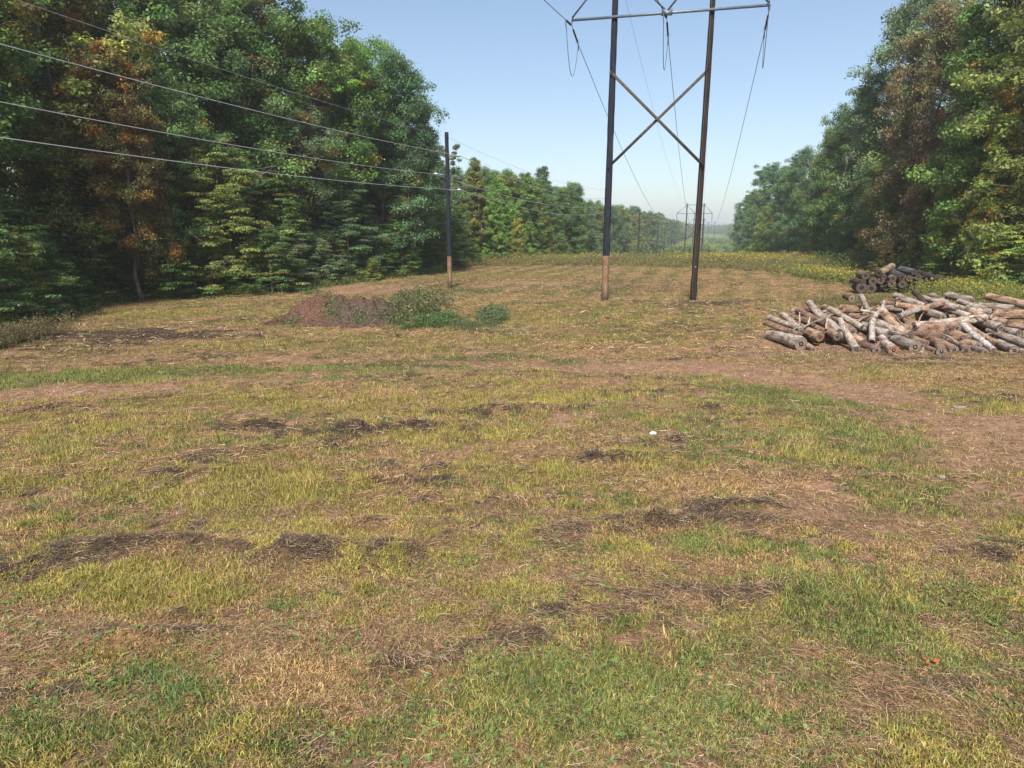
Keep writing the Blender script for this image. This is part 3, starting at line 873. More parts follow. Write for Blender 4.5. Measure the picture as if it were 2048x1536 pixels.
# --- fill rows behind and along the whole cutting; nothing tells these apart
def blocked(x, y, d):
    return any((x - a) ** 2 + (y - b) ** 2 < d * d for a, b in TREES)
cols_l = ['dark green', 'dark green', 'mid green', 'deep blue-green', 'olive', 'grey-green']
cols_r = ['mid green', 'dark green', 'mid green', 'olive', 'grey-green', 'deep blue-green']
ORD = ['first', 'second', 'third', 'fourth', 'fifth', 'sixth', 'seventh', 'eighth', 'ninth', 'tenth', 'eleventh', 'twelfth', 'thirteenth', 'fourteenth', 'fifteenth', 'sixteenth', 'seventeenth', 'eighteenth', 'nineteenth', 'twentieth']
def row(side, y0, y1, step, depth, hgt, protos, colsr, label, group, mind):
    y = y0; cnt = [-1]
    while y < y1:
        le, re = edge_off(y)
        o = (le - depth) if side < 0 else (re + depth)
        x = cx(y) + o + rt.uniform(-1.2, 1.2); yy = y + rt.uniform(-1.2, 1.2)
        if not blocked(x, yy, mind):
            cnt[0] += 1
            lab = label.replace('#', ORD[cnt[0]]) if '#' in label else label
            tree(rt.choice(protos), x, yy, hgt(y) * rt.uniform(.88, 1.1), rt.choice(colsr), lab, group, wide=rt.uniform(.95, 1.2))
        y += step * (1 + y / 260.)
hl = lambda y: np.interp(y, [0, 66, 85, 110, 180, 300, 500], [20, 18.5, 11.5, 13.5, 16.5, 17, 17])
hr = lambda y: np.interp(y, [0, 60, 110, 180, 300, 500], [20, 19, 18, 17, 16, 15])
BL = 'hidden back rows of the left woods'; BR = 'hidden back rows of the right woods'
row(-1, 26, 120, 5.5, 5, hl, ['oak1', 'oak3', 'layer1'], cols_l, 'tall dark tree mostly hidden inside the left woods behind the front row', BL, 3.4)
row(-1, 24, 120, 6.5, 11, hl, ['oak1', 'oak3', 'oak2'], cols_l, 'tall dark tree mostly hidden inside the left woods behind the front row', BL, 3.6)
row(-1, 24, 110, 7.5, 18, hl, ['oak1', 'oak3'], cols_l, 'tall dark tree mostly hidden inside the left woods behind the front row', BL, 4)
row(-1, 27, 74, 3.6, -0.7, lambda y: 5.2, ['under1', 'under2'], ['mid green', 'dark green', 'grey-green', 'olive', 'mid green'], '# low leafy tree from the near end overhanging the grass along the left woods', 'leafy fringe of the left woods', .7)
row(-1, 74, 128, 4.2, 3.0, hl, ['curt1', 'curt2', 'oak3', 'layer1'], cols_l, '# packed green tree right of the utility pole in the lower middle left woods', 'lower trees of the middle left woods', 1.3)
row(-1, 120, 520, 6.5, 2.5, hl, ['oak3', 'curt1', 'curt2', 'cone2'], cols_l, 'hazy green tree of the far left woods lining the cutting past the goldenrod', 'trees of the far left woods', 3.5)
row(-1, 125, 520, 8.5, 10, lambda y: hl(y) * 1.12, ['oak3', 'oak1'], cols_l, 'hazy green tree of the far left woods lining the cutting past the goldenrod', 'trees of the far left woods', 4)
row(1, 60, 130, 6.0, 7, hr, ['oak1', 'oak3', 'curt1'], cols_r, 'tall tree mostly hidden inside the right woods behind the front row', BR, 3.6)
row(1, 36, 60, 6.0, 8, hr, ['oak1', 'oak3', 'curt1'], cols_r, 'tall tree mostly hidden inside the right woods behind the front row', BR, 3.6)
row(1, 130, 520, 6.5, 2.5, hr, ['curt1', 'curt2', 'oak3'], cols_r, 'hazy green tree of the far right woods lining the cutting', 'trees of the far right woods', 3.5)
row(1, 130, 520, 9.0, 10, hr, ['oak3', 'oak1'], cols_r, 'hazy green tree of the far right woods lining the cutting', 'trees of the far right woods', 4)
row(-1, 128, 400, 7, -1.0, lambda y: 5.5, ['under1', 'under2'], cols_l, 'low bushy tree at the foot of the far left woods', 'bushy trees of the far left woods', 2.5)
row(1, 160, 400, 8, -1.0, lambda y: 5.5, ['under1', 'under2'], cols_r, 'low bushy tree at the foot of the far right woods', 'bushy trees of the far right woods', 2.5)

# --- the shaded depth of the woods behind the edge rows
def interior():
    rng = np.random.default_rng(123); n = 150000
    y = rng.uniform(15, 190, n); side = rng.random(n) < .55
    le, re = edge_off(y)
    x = np.where(side, cx(y) + le - rng.uniform(13, 34, n), cx(y) + re + rng.uniform(13, 34, n))
    hm = np.where(side, hl(y), hr(y)) * .8
    z = terrain(x, y) + rng.random(n) ** 1.1 * hm
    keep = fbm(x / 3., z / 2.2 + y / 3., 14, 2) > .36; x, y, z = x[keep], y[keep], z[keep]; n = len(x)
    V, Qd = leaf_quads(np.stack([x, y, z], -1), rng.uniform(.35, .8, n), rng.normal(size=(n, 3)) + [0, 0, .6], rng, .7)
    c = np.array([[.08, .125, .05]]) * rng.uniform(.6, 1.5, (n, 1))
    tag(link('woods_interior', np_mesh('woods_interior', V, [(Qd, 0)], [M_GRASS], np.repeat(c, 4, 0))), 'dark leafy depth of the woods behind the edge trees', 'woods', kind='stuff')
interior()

# --- woods far off: one mass
def far_woods():
    rng = np.random.default_rng(99); V, Tn = [], []
    pts = []
    for y in np.arange(520, 1320, 16):
        le, re = edge_off(y)
        for o in (le - 3, le - 14, re + 3, re + 14):
            pts.append((cx(y) + o + rng.normal(0, 2), y, 14.5))
    for q in range(170):
        yy = rng.uniform(1280, 1500); pts.append((cx(yy) + rng.uniform(-420, 330), yy, 15.5))
    for x, y, h in pts:
        h *= rng.uniform(.85, 1.12); zg = float(terrain(x, y)); n = 1100 if y < 900 else 700
        d = rng.normal(size=(n, 3)); d /= np.linalg.norm(d, axis=1)[:, None]
        c = np.array([x, y, zg + h * .5]) + d * np.array([5.5, 5.5, h * .5]) * (rng.random((n, 1)) ** .35) * (1 + .15 * np.sin(d[:, :1] * 5 + x))
        v, _ = leaf_quads(c, rng.uniform(.7, 1.4, n), d + rng.normal(size=(n, 3)) * .5 + [0, 0, .5], rng, .8)
        V.append(v); base = np.array(KOL[rng.choice(['dark green', 'mid green', 'olive', 'grey-green', 'deep blue-green'])]) * rng.uniform(.8, 1.2)
        Tn.append(np.repeat(base * rng.uniform(.6, 1.4, (n, 1)), 4, 0))
    V = np.concatenate(V)
    me = np_mesh('far_woods', V, [(np.arange(len(V)).reshape(-1, 4), 0)], [M_GRASS], np.concatenate(Tn))
    tag(link('far_woods', me), 'hazy mass of distant woods closing the end of the cutting', 'woods', kind='stuff')
far_woods()

# ---------------------------------------------------------------- undergrowth, goldenrod, meadow
def plants(name, x, y, h, nl, leaf, c_low, c_top, top_frac, label, cat, spread=.10, seed=3, tall=1.6):
    """many stems with small leaves; the top share of leaves takes the flower colour"""
    rng = np.random.default_rng(seed); n = len(x)
    z = gheight(x, y)
    t = rng.random((n, nl)) ** .8
    lx = x[:, None] + rng.normal(0, spread, (n, nl)) * (.4 + t) ; ly = y[:, None] + rng.normal(0, spread, (n, nl)) * (.4 + t)
    lz = z[:, None] + h[:, None] * t
    cent = np.stack([lx, ly, lz], -1).reshape(-1, 3)
    m = len(cent)
    size = leaf * rng.uniform(.6, 1.4, m)
    nrm = rng.normal(size=(m, 3)) + [0, 0, .4]
    V, Qd = leaf_quads(cent, size, nrm, rng, .45)
    fl = (t > 1 - top_frac[:, None]).reshape(-1)
    c = np.where(fl[:, None], np.array([c_top]), np.repeat(c_low, nl, 0)) * rng.uniform(.65, 1.35, (m, 1))
    # stems
    s = .006 * tall
    a = np.stack([x, y, z - .02], -1); tip = np.stack([x + rng.normal(0, spread * .5, n), y + rng.normal(0, spread * .5, n), z + h], -1)
    sd = np.array([s, 0, 0]); SV = np.stack([a - sd, a + sd, tip], 1).reshape(-1, 3)
    T = np.arange(n * 3).reshape(-1, 3) + len(V)
    me = np_mesh(name, np.concatenate([V, SV]), [(Qd, 0), (T, 0)], [M_GRASS], np.concatenate([np.repeat(c, 4, 0), np.tile([.12, .11, .05], (n * 3, 1))]))
    return tag(link(name, me), label, cat, kind='stuff')

YEL = (.46, .37, .05)
rp = np.random.default_rng(21)
def between(y0, y1, n, l=1.0, r=-1.0):
    y = rp.uniform(y0, y1, n); le, re = edge_off(y)
    return cx(y) + le + l + rp.random(n) * (re + r - le - l), y
# mown edge line of the field
def mown_edge(x): return np.interp(x, [-12, -6, 0, 8, 16, 24, 30, 34, 40], [66, 76, 80, 79, 77, 72, 62, 52, 48])
x, y = between(48, 108, 15000)
m = y > mown_edge(x) + rp.normal(0, .5, len(x)); x, y = x[m], y[m]
bandf = sstep(0, 9, y - mown_edge(x))
h = (.50 + .60 * bandf) * rp.uniform(.75, 1.2, len(x))
flp = fbm(x * .16, y * .16, 44, 2) + .15 * (rp.random(len(x)) - .5)
top = np.where(flp > .50, .15 * sstep(2, 8, y - mown_edge(x)), .0)
low = np.where((rp.random(len(x)) < .6)[:, None], np.array([[.17, .18, .06]]), np.array([[.22, .17, .08]]))
h = h * (.7 + .9 * fbm(x * .5, y * .5, 45, 3))
top = np.where(rp.random(len(x)) < .6, top, 0)
plants('goldenrod', x, y, h, 26, .13, low, YEL, top, 'band of yellow goldenrod and tall weeds across the cutting behind the mown field', 'weeds', .14, 5, 2)
# meadow in the dip beyond
x, y = between(118, 640, 30000)
low = np.where((fbm(x / 25., y / 25., 12, 2) > .5)[:, None], np.array([[.13, .21, .06]]), np.array([[.20, .23, .07]]))
plants('meadow', x, y, rp.uniform(.5, 1.1, len(x)), 9, .45, low, YEL, np.where(rp.random(len(x)) < .25, .12, 0), 'tall green meadow in the dip of the cutting beyond the goldenrod', 'meadow', .5, 6, 6)
x, y = between(270, 600, 45, 6, -8)
kx = x + 0; rs = np.random.default_rng(9); x = np.repeat(kx, 12) + rs.normal(0, 1.6, len(kx) * 12); y = np.repeat(y, 12) + rs.normal(0, 2.2, len(kx) * 12)
plants('distant_brush', x, y, rs.uniform(.8, 2.6, len(x)), 12, .9, np.tile([.09, .13, .045], (len(x), 1)), YEL, np.zeros(len(x)), 'scattered brush in the green bottom of the far cutting', 'brush', .6, 61, 8)
# herbs along the foot of the left woods
y = rp.uniform(24, 72, 6500); le, re = edge_off(y); x = cx(y) + le + rp.normal(.7, .8, len(y))
low = np.where((rp.random(len(y)) < .35)[:, None], np.array([[.20, .20, .05]]), np.array([[.08, .13, .035]]))
plants('wood_edge_weeds', x, y, rp.uniform(.15, .6, len(y)), 16, .11, low, YEL, np.zeros(len(y)), 'low green weeds along the foot of the left woods', 'weeds', .14, 7)
# weeds and goldenrod at the right, behind the log pile
def blob(cxp, cyp, rx, ry, n, h0, h1, lo1, lo2, topc, topf, name, label, leaf=.10, nl=26, seed=1):
    g = G(cxp, cyp); e = G(cxp + rx, cyp); n1 = G(cxp, cyp - ry); f1 = G(cxp, cyp + ry)
    x = rp.normal(g[0], abs(e[0] - g[0]) * .5, n); y = rp.normal(g[1], abs(n1[1] - f1[1]) * .28, n)
    lo = np.where((rp.random(n) < .5)[:, None], np.array([lo1]), np.array([lo2]))
    return plants(name, x, y, rp.uniform(h0, h1, n), nl, leaf, lo, topc, np.full(n, topf), label, 'weeds', .12, seed)
blob(1985, 600, 120, 14, 1700, .7, 1.3, (.17, .21, .05), (.24, .22, .06), YEL, .03, 'goldenrod', 'yellow-flowered weeds between the two log piles and the woods', .10, 28, 31)
blob(2010, 578, 110, 10, 1500, .9, 1.8, (.15, .20, .05), (.10, .14, .04), YEL, .05, 'goldenrod', 'tall green weeds with yellow tops behind the front log pile', .11, 28, 32)
blob(1830, 610, 200, 8, 1300, .25, .55, (.21, .15, .075), (.17, .17, .06), YEL, .0, 'dry_weeds', 'dry brownish weeds just behind the front log pile', .09, 24, 33)
blob(1655, 556, 50, 10, 700, .5, 1.1, (.14, .18, .05), (.23, .22, .07), YEL, .08, 'tall_weeds', 'yellow-green weeds at the left end of the dark log pile', .12, 28, 34)
blob(1800, 545, 150, 10, 1500, 1.0, 2.3, (.11, .16, .045), (.17, .20, .06), YEL, .0, 'tall_weeds', 'green bushes crowding behind the dark log pile', .16, 34, 35)
blob(20, 690, 32, 26, 420, .4, 1.0, (.17, .12, .07), (.14, .13, .05), YEL, .0, 'dry_weeds', 'dry brown weeds at the left edge of the field', .07, 30, 36)
blob(832, 628, 46, 18, 420, .3, 1.25, (.085, .11, .04), (.19, .17, .08), YEL, .0, 'weed_clump', 'bushy green weed clump at the right end of the dirt mound', .12, 44, 37)
blob(855, 645, 55, 9, 700, .15, .45, (.07, .13, .045), (.10, .16, .05), YEL, .0, 'weed_clump', 'low green weeds spilling from the clump beside the dirt mound', .09, 30, 38)
blob(985, 640, 28, 10, 240, .25, .6, (.09, .14, .055), (.13, .15, .07), YEL, .0, 'weed_clump', 'small weed clump right of the orange dirt patch', .09, 30, 39)
blob(935, 655, 30, 5, 160, .1, .3, (.09, .13, .055), (.13, .15, .07), YEL, .0, 'weed_clump', 'low weeds at the front of the orange dirt patch', .05, 26, 40)
blob(1330, 507, 60, 6, 260, .8, 2.4, (.05, .085, .03), (.075, .11, .035), YEL, .0, 'thicket', 'dark green thicket at the crest left of the far steel-armed frame', .22, 60, 41)

# one thin tall weed stem
def thin_weed():
    g = G(838, 640); z = float(gheight(g[0], g[1]))
    e = empty('tall_weed', (g[0], g[1], z)); A = Acc()
    A.tube(np.array([[0, 0, 0], [.03, 0, .8], [-.02, 0, 1.7]]), np.array([.012, .009, .004]), 5)
    link('stem', A.mesh('stem', M_TRUNK), e, color=(1.2, 1.4, .8))
    rng = np.random.default_rng(2); n = 170
    t = rng.uniform(.35, 1, n); c = np.stack([rng.normal(0, .07, n), rng.normal(0, .07, n), t * 1.72], -1)
    V, Qd = leaf_quads(c, rng.uniform(.05, .10, n), rng.normal(size=(n, 3)) + [0, 0, .4], rng)
    link('leaves', np_mesh('leaves', V, [(Qd, 0)], [M_LEAF], np.repeat(rng.uniform(.7, 1.3, (n, 1)) * np.ones(3), 4, 0)), e, color=(.12, .19, .05))
    tag(e, 'single thin tall weed rising out of the clump beside the dirt mound', 'weed')
thin_weed()

# ---------------------------------------------------------------- dirt mound
def mound():
    m, nt, p = mat_new('mound_dirt')
    at_ = N(nt, 'ShaderNodeAttribute', attribute_name='tint')
    n1 = noise(nt, 9, 7, .75)
    nt.links.new(mixc(nt, at_.outputs['Color'], ramp(nt, n1, [(.3, .4), (.5, .95), (.7, 1.6)]), 1.0, 'MULTIPLY'), p.inputs['Base Color'])
    p.inputs['Roughness'].default_value = .95; bump(nt, p, n1, 1, .08)
    g = G(690, 645); n = 150
    u = np.linspace(-3.6, 3.6, n); v = np.linspace(-1.9, 2.4, 100)
    U, Vv = np.meshgrid(u, v)
    def hfun(U, Vv):
        a = 1.22 * np.exp(-(((U + .95) / 1.65) ** 2 + ((Vv - .6) / 1.15) ** 2) ** 1.25)
        b = 1.08 * np.exp(-(((U - .75) / 1.55) ** 2 + ((Vv - .45) / 1.25) ** 2) ** 1.15)
        c = .40 * np.exp(-((U / 3.0) ** 2 + ((Vv + .2) / 1.3) ** 2) ** 1.4)
        hh = np.maximum(np.maximum(a, b), c) + .15 * np.minimum(a, b)
        return hh * (.72 + .62 * fbm(U * 1.3 + 5, Vv * 1.3, 81, 3)) + hh * .60 * (fbm(U * 4, Vv * 5, 82, 3) - .5) - .06
    H = hfun(U, Vv)
    tw = fbm(U * .9, Vv * .9, 83, 3)[..., None]
    w = sstep(-.6, 1.9, U + (Vv - .5) * -.9 + 5.0 * (tw[..., 0] - .5))[..., None]
    col = np.array([.125, .060, .038]) * (1 - w) + np.array([.085, .058, .042]) * w  # shading of the right and front side put into the dirt colour
    V = np.stack([U * 1.12 + g[0], Vv + g[1], H], -1).reshape(-1, 3)
    nx = n; ny = 100; ii = np.arange(ny - 1)[:, None] * nx + np.arange(nx - 1)[None]
    Qd = np.stack([ii, ii + 1, ii + nx + 1, ii + nx], -1).reshape(-1, 4)
    e = empty('dirt_mound', (0, 0, 0))
    link('dirt', np_mesh('dirt', V, [(Qd, 0)], [m], col.reshape(-1, 3), True), e)
    # sticks, chips and clods on its skin
    rng = np.random.default_rng(3); k = 9000
    uu = rng.uniform(-3.3, 3.3, k); vv = rng.uniform(-1.8, 2.2, k); hh = hfun(uu, vv); kp = hh > 0; uu, vv, hh = uu[kp], vv[kp], hh[kp]; k = len(uu)
    c = np.stack([uu * 1.12 + g[0], vv + g[1], hh + .012], -1)
    Vl, Ql = leaf_quads(c, rng.uniform(.04, .17, k), rng.normal(size=(k, 3)) * .6 + [0, -.3, .8], rng, .28)
    cc = np.where((rng.random(k) < .5)[:, None], np.array([[.17, .095, .06]]), np.array([[.055, .034, .025]])) * rng.uniform(.6, 1.5, (k, 1))
    link('bark_chips', np_mesh('bark_chips', Vl, [(Ql, 0)], [M_HAY], np.repeat(cc, 4, 0)), e)
    k = 1500
    ang = rng.choice([(-2.3, -.9), (-.5, -.6), (1.0, -.8), (2.2, -.5), (-3.0, .1), (-.7, 0.1)], k); uu = ang[:, 0] + rng.normal(0, .28, k); vv = ang[:, 1] + rng.normal(0, .22, k)
    hh = np.maximum(hfun(uu, vv), 0); c = np.stack([uu + g[0], vv + g[1], hh + rng.random(k) * .16], -1)
    Vl, Ql = leaf_quads(c, rng.uniform(.05, .11, k), rng.normal(size=(k, 3)) + [0, 0, .5], rng)
    link('sprouting_weeds', np_mesh('sprouting_weeds', Vl, [(Ql, 0)], [M_GRASS], np.repeat(np.array([[.09, .17, .05]]) * rng.uniform(.6, 1.4, (k, 1)), 4, 0)), e)
    tag(e, 'reddish brown mound of dirt and bark chips in the mown field', 'dirt mound')
    # flat orange spill beside it
    g2 = G(905, 641); rng = np.random.default_rng(8)
    th = np.linspace(0, 2 * math.pi, 40, endpoint=False)
    R_ = 1 + .25 * np.array([fbm(np.cos(t) * 1.5 + 3, np.sin(t) * 1.5, 4, 3) - .5 for t in th]) * 2
    rings = []; cols = []
    for r in np.linspace(0.02, 1, 10):
        px_ = g2[0] + 1.05 * r * R_ * np.cos(th); py_ = g2[1] + 1.3 * r * R_ * np.sin(th)
        rings.append(np.stack([px_, py_, gheight(px_, py_) + .16 * (1 - r * r) * (.6 + .8 * fbm(px_ * 4, py_ * 4, 5, 3)) - .01], -1))
        cols.append(np.tile([.34, .15, .08], (40, 1)))
    i = np.arange(9)[:, None] * 40; j = np.arange(40)[None]; kk = (j + 1) % 40
    Qd = np.stack([i + j, i + kk, i + 40 + kk, i + 40 + j], -1).reshape(-1, 4)
    tag(link('dirt_spill', np_mesh('dirt_spill', np.concatenate(rings), [(Qd, 0)], [m], np.concatenate(cols), True)), 'low orange clay spill between the two weed clumps beside the mound', 'dirt pile')
mound()

# ---------------------------------------------------------------- logs
rl = np.random.default_rng(4)
def log(p0, p1, r0, r1, label=None, group=None, tint=(1, 1, 1), cut=(1, 1, 1), bend=.04, fork=None, name='log', stub=True):
    p0 = np.array(p0, float); p1 = np.array(p1, float); L = np.linalg.norm(p1 - p0)
    ax = Vector(p1 - p0).normalized(); q = ax.to_track_quat('Z', 'Y')
    e = empty(name, tuple(p0)); e.rotation_mode = 'QUATERNION'; e.rotation_quaternion = q
    n = max(6, int(L / .22)); t = np.linspace(0, 1, n)
    b1, b2 = rl.normal(0, bend * L, 2)
    s1 = np.sin(t * math.pi); s2 = np.sin(t * 2 * math.pi)
    path = np.stack([b1 * s1 + .4 * b2 * s2, b2 * s1, t * L], -1)
    rad = (r0 + (r1 - r0) * t) * (1 + .07 * rl.normal(size=n)); rad[0] = r0; rad[-1] = r1
    A = Acc(); A.tube(path, rad, 14, rng=rl, rough=.06)
    if stub and rl.random() < .7:            # broken branch stub
        k = rl.integers(1, n - 1); a = rl.uniform(0, 6.28); d = np.array([math.cos(a), math.sin(a), rl.uniform(-.3, .6)])
        A.tube(np.array([path[k], path[k] + d * rad[k] * 1.3, path[k] + d * rad[k] * 2.1]), np.array([rad[k] * .4, rad[k] * .3, rad[k] * .22]), 6)
    if fork is not None:
        inv = q.inverted(); f = np.array([list(inv @ Vector(np.array(w) - p0)) for w in fork])
        A.tube(f, np.linspace(r0 * .95, r0 * .3, len(f)), 9, rng=rl, rough=.08)
    link('bark', A.mesh('bark', M_BARK, True), e, color=tint)
    for k, (zz, rr) in enumerate(((0.0, r0), (L, r1))):
        th = np.arange(14) / 14 * 2 * math.pi
        V = [[0, 0, 0]]; rings_ = [.35, .7, .985]
        for f_ in rings_:
            V += [[math.cos(a) * rr * f_, math.sin(a) * rr * f_, 0] for a in th]
        V = np.array(V); 
        T = np.array([[0, 1 + j, 1 + (j + 1) % 14] for j in range(14)])
        Qd = np.array([[1 + g * 14 + j, 1 + g * 14 + (j + 1) % 14, 15 + g * 14 + (j + 1) % 14, 15 + g * 14 + j] for g in range(2) for j in range(14)])
        if k == 0: T = T[:, ::-1]; Qd = Qd[:, ::-1]
        V[:, 2] += rl.normal(0, .004, len(V))
        c = link('cut_end', np_mesh('cut_end', V, [(T, 0), (Qd, 0)], [M_CUT]), e, color=cut)
        c.location = (path[-k if k else 0][0], path[-k if k else 0][1], zz + (.004 if k else -.004))
    tag(e, label, 'log', group)
    return e

PY0 = 24.0
def onpile(px, py, z=None, lift=0.0):
    dx, dz = ray(px, py)
    if z is not None: Yd = (z - CAM_H) / dz
    else: Yd = (CAM_H + .5 * PY0) / (.5 - dz)
    return np.array([dx * Yd, Yd, CAM_H + dz * Yd])
def A_(x, y): return 1540 + x / 7.877, 580 + y / 7.877
def B_(x, y): return 1790 + x / 7.938, 580 + y / 7.938
GREY = (.66, .64, .62); BRN = (.56, .41, .34); PALE = (.86, .83, .79); DRK = (.13, .12, .125); TAN = (.74, .57, .45)
FP = 'logs of the front log pile'
HL = [ # far end, near end, radii (m), tint, label, z far
 (A_(0, 700), A_(490, 850), .22, .25, GREY, 'thick grey log on the ground at the left end of the front pile', .25),
 (A_(170, 580), A_(480, 700), .09, .10, BRN, 'thin brown log lying just above the thick leftmost log', None),
 (A_(200, 480), A_(440, 590), .11, .12, PALE, 'pale log sticking out at the upper left end of the front pile', None),
 (A_(460, 440), A_(500, 660), .13, .11, PALE, 'short steep pale log near the left end of the front pile', None),
 (A_(600, 600), A_(790, 740), .19, .19, TAN, 'pair-end tan log with an orange cut face right of the leftmost log', None),
 (A_(430, 420), A_(640, 500), .11, .12, BRN, 'brown log behind the short steep pale one', None),
 (A_(690, 370), A_(900, 540), .13, .13, BRN, 'brown log with a round reddish cut end left of the long pale pole', None),
 (A_(610, 190), A_(1090, 670), .13, .17, PALE, 'long pale leaning log, the highest at the left end of the front pile', None),
 (A_(930, 290), A_(1440, 590), .11, .12, PALE, 'long pale log lying right of the highest leaning one', None),
 (A_(1100, 470), A_(1360, 940), .12, .15, PALE, 'pale slanting log reaching down to the ground in front', None),
 (A_(1010, 540), A_(1060, 740), .15, .15, BRN, 'brown log end below the long pale leaning log', None),
 (A_(1110, 560), A_(1200, 755), .14, .14, GREY, 'grey log end tucked behind the pale slanting log', None),
 (A_(1200, 480), A_(1310, 670), .14, .16, BRN, 'reddish brown log between the two long pale logs', None),
 (A_(800, 560), A_(850, 650), .11, .11, TAN, 'small round tan stub under the reddish cut end', None),
 (A_(640, 820), A_(680, 930), .09, .10, TAN, 'short peg-like log on the ground right of the leftmost log', None),
 (A_(1430, 90), A_(1560, 330), .11, .09, PALE, 'pale forked limb pointing up behind the crooked branch', None),
 (A_(1730, 300), A_(2170, 740), .17, .16, TAN, 'long straight tan log in the middle of the front pile', None),
 (A_(1860, 520), A_(2190, 740), .18, .24, GREY, 'thick grey log below the long straight tan one', None),
 (A_(1560, 540), A_(1650, 590), .11, .12, GREY, 'round grey log end right of the crooked branch', None),
 (A_(1600, 640), A_(1860, 690), .14, .16, GREY, 'grey crosswise log with a peeled root loop over it', None),
 (A_(1420, 720), A_(1470, 850), .19, .19, TAN, 'round-faced tan log at the foot of the crooked branch', None),
 (A_(1650, 730), A_(1665, 880), .09, .09, BRN, 'thin upright brown log at the foot of the pile', None),
 (A_(1620, 890), A_(1680, 945), .14, .15, BRN, 'brown log butt lying at the very front of the pile', None),
 (A_(1760, 760), A_(1950, 950), .15, .18, PALE, 'pale log with torn orange bark near the ground, left of the twin thick ends', None),
 (B_(-20, 780), B_(320, 905), .17, .24, GREY, 'thick grey log with a dark cut face on the ground in mid pile', None),
 (B_(480, 690), B_(790, 680), .33, .34, BRN, 'biggest log of the pile with a cracked round cut face', None),
 (B_(880, 560), B_(990, 610), .20, .20, BRN, 'round brown log end just right of the biggest cut face', None),
 (B_(300, 570), B_(1420, 440), .16, .17, PALE, 'long pale log lying crosswise on top of the pile', None),
 (B_(1080, 560), B_(1570, 960), .13, .11, (.95, 1.0, 1.1), 'smooth blue-grey split log slanting down to the ground', None),
 (B_(1130, 540), B_(1600, 830), .08, .09, TAN, 'thin tan pole beside the blue-grey split log', None),
 (B_(0, 230), B_(520, 310), .12, .13, TAN, 'peeled pinkish log at the top left of the middle of the pile', None),
 (B_(300, 130), B_(560, 290), .13, .14, PALE, 'pale knobbed log on top left of the black stub', None),
 (B_(190, 330), B_(760, 210), .10, .12, BRN, 'brown crooked limb in front of the black stub', None),
 (B_(70, 420), B_(400, 290), .12, .13, GREY, 'weathered grey limb with deep cracks left of the black stub', None),
 (B_(520, 60), B_(505, 260), .10, .11, (.16, .13, .12), 'black charred stub standing upright on the pile', None),
 (B_(600, 350), B_(760, 430), .17, .16, GREY, 'grey log with a hollow dark end under the brown limb', None),
 (B_(720, 330), B_(980, 260), .11, .12, BRN, 'brown twisted log on top right of the black stub', None),
 (B_(700, 150), B_(1000, 300), .10, .12, PALE, 'pale tapering limb pointing left on top of the pile', None),
 (B_(990, 140), B_(1130, 320), .12, .13, PALE, 'pale knuckled log rising on top of the pile, right of the black stub', None),
 (B_(960, 300), B_(1190, 420), .12, .12, PALE, 'pale slab leaning on the long crosswise log', None),
 (B_(1130, 290), B_(1400, 410), .13, .14, TAN, 'reddish tan log just behind the end of the crosswise log', None),
 (B_(1370, 230), B_(1440, 300), .11, .10, PALE, 'small white stub poking up at the right of the pile', None),
 (B_(1260, 320), B_(1560, 350), .10, .12, PALE, 'pale thin log behind the small white stub', None),
 (B_(1420, 380), B_(1780, 530), .14, .14, BRN, 'brown spotted log running right from the crosswise log', None),
 (B_(1440, 440), B_(1680, 600), .18, .17, GREY, 'mottled grey log below the brown spotted one', None),
 (B_(1720, 590), B_(1970, 680), .13, .14, GREY, 'grey log with a clean round end at the right of the pile', None),
 (B_(1540, 370), B_(2120, 390), .19, .20, TAN, 'stout tan log lying crosswise at the right end', None),
 (B_(1660, 290), B_(1880, 290), .13, .14, PALE, 'pale knotty log on the stout crosswise one', None),
 (B_(1870, 150), B_(2120, 240), .17, .19, TAN, 'high tan log at the upper right end of the pile', None),
 (B_(1450, 660), B_(1620, 850), .12, .13, TAN, 'short tan log leaning behind the blue-grey split log', None),
 (B_(1640, 840), B_(1900, 960), .15, .17, GREY, 'grey log low on the ground right of the blue-grey split log', None),
 (B_(1780, 690), B_(2150, 880), .13, .16, GREY, 'long grey log slanting off the right edge', None),
 (B_(1880, 560), B_(2130, 600), .14, .14, BRN, 'brown log end near the right edge below the stout tan one', None),
 (B_(1900, 940), B_(2080, 1000), .10, .12, PALE, 'pale log butt at the front right corner', None),
 (B_(680, 850), B_(740, 980), .13, .17, TAN, 'forked tan butt on the ground below the biggest log', None),
 (B_(560, 900), B_(650, 980), .10, .11, BRN, 'knobby brown butt on the ground left of the forked one', None),
 (B_(1050, 860), B_(1130, 960), .14, .15, BRN, 'brown log end on the ground right of the forked butt', None),
 (B_(1240, 880), B_(1320, 900), .17, .18, TAN, 'round tan log end left of the split log foot', None),
 (B_(1390, 950), B_(1430, 985), .11, .12, GREY, 'small dark round end at the foot of the split log', None),
 (B_(840, 850), B_(940, 950), .16, .16, BRN, 'shaded brown log end right of the forked butt', None),
 (B_(1060, 700), B_(1170, 770), .16, .17, TAN, 'log end split in three wedges under the split log', None),
 (B_(420, 770), B_(500, 850), .12, .13, BRN, 'shaded brown log end under the biggest log', None),
 (B_(480, 890), B_(400, 1010), .06, .07, PALE, 'thin curved pale branch on the ground in mid pile', None)]
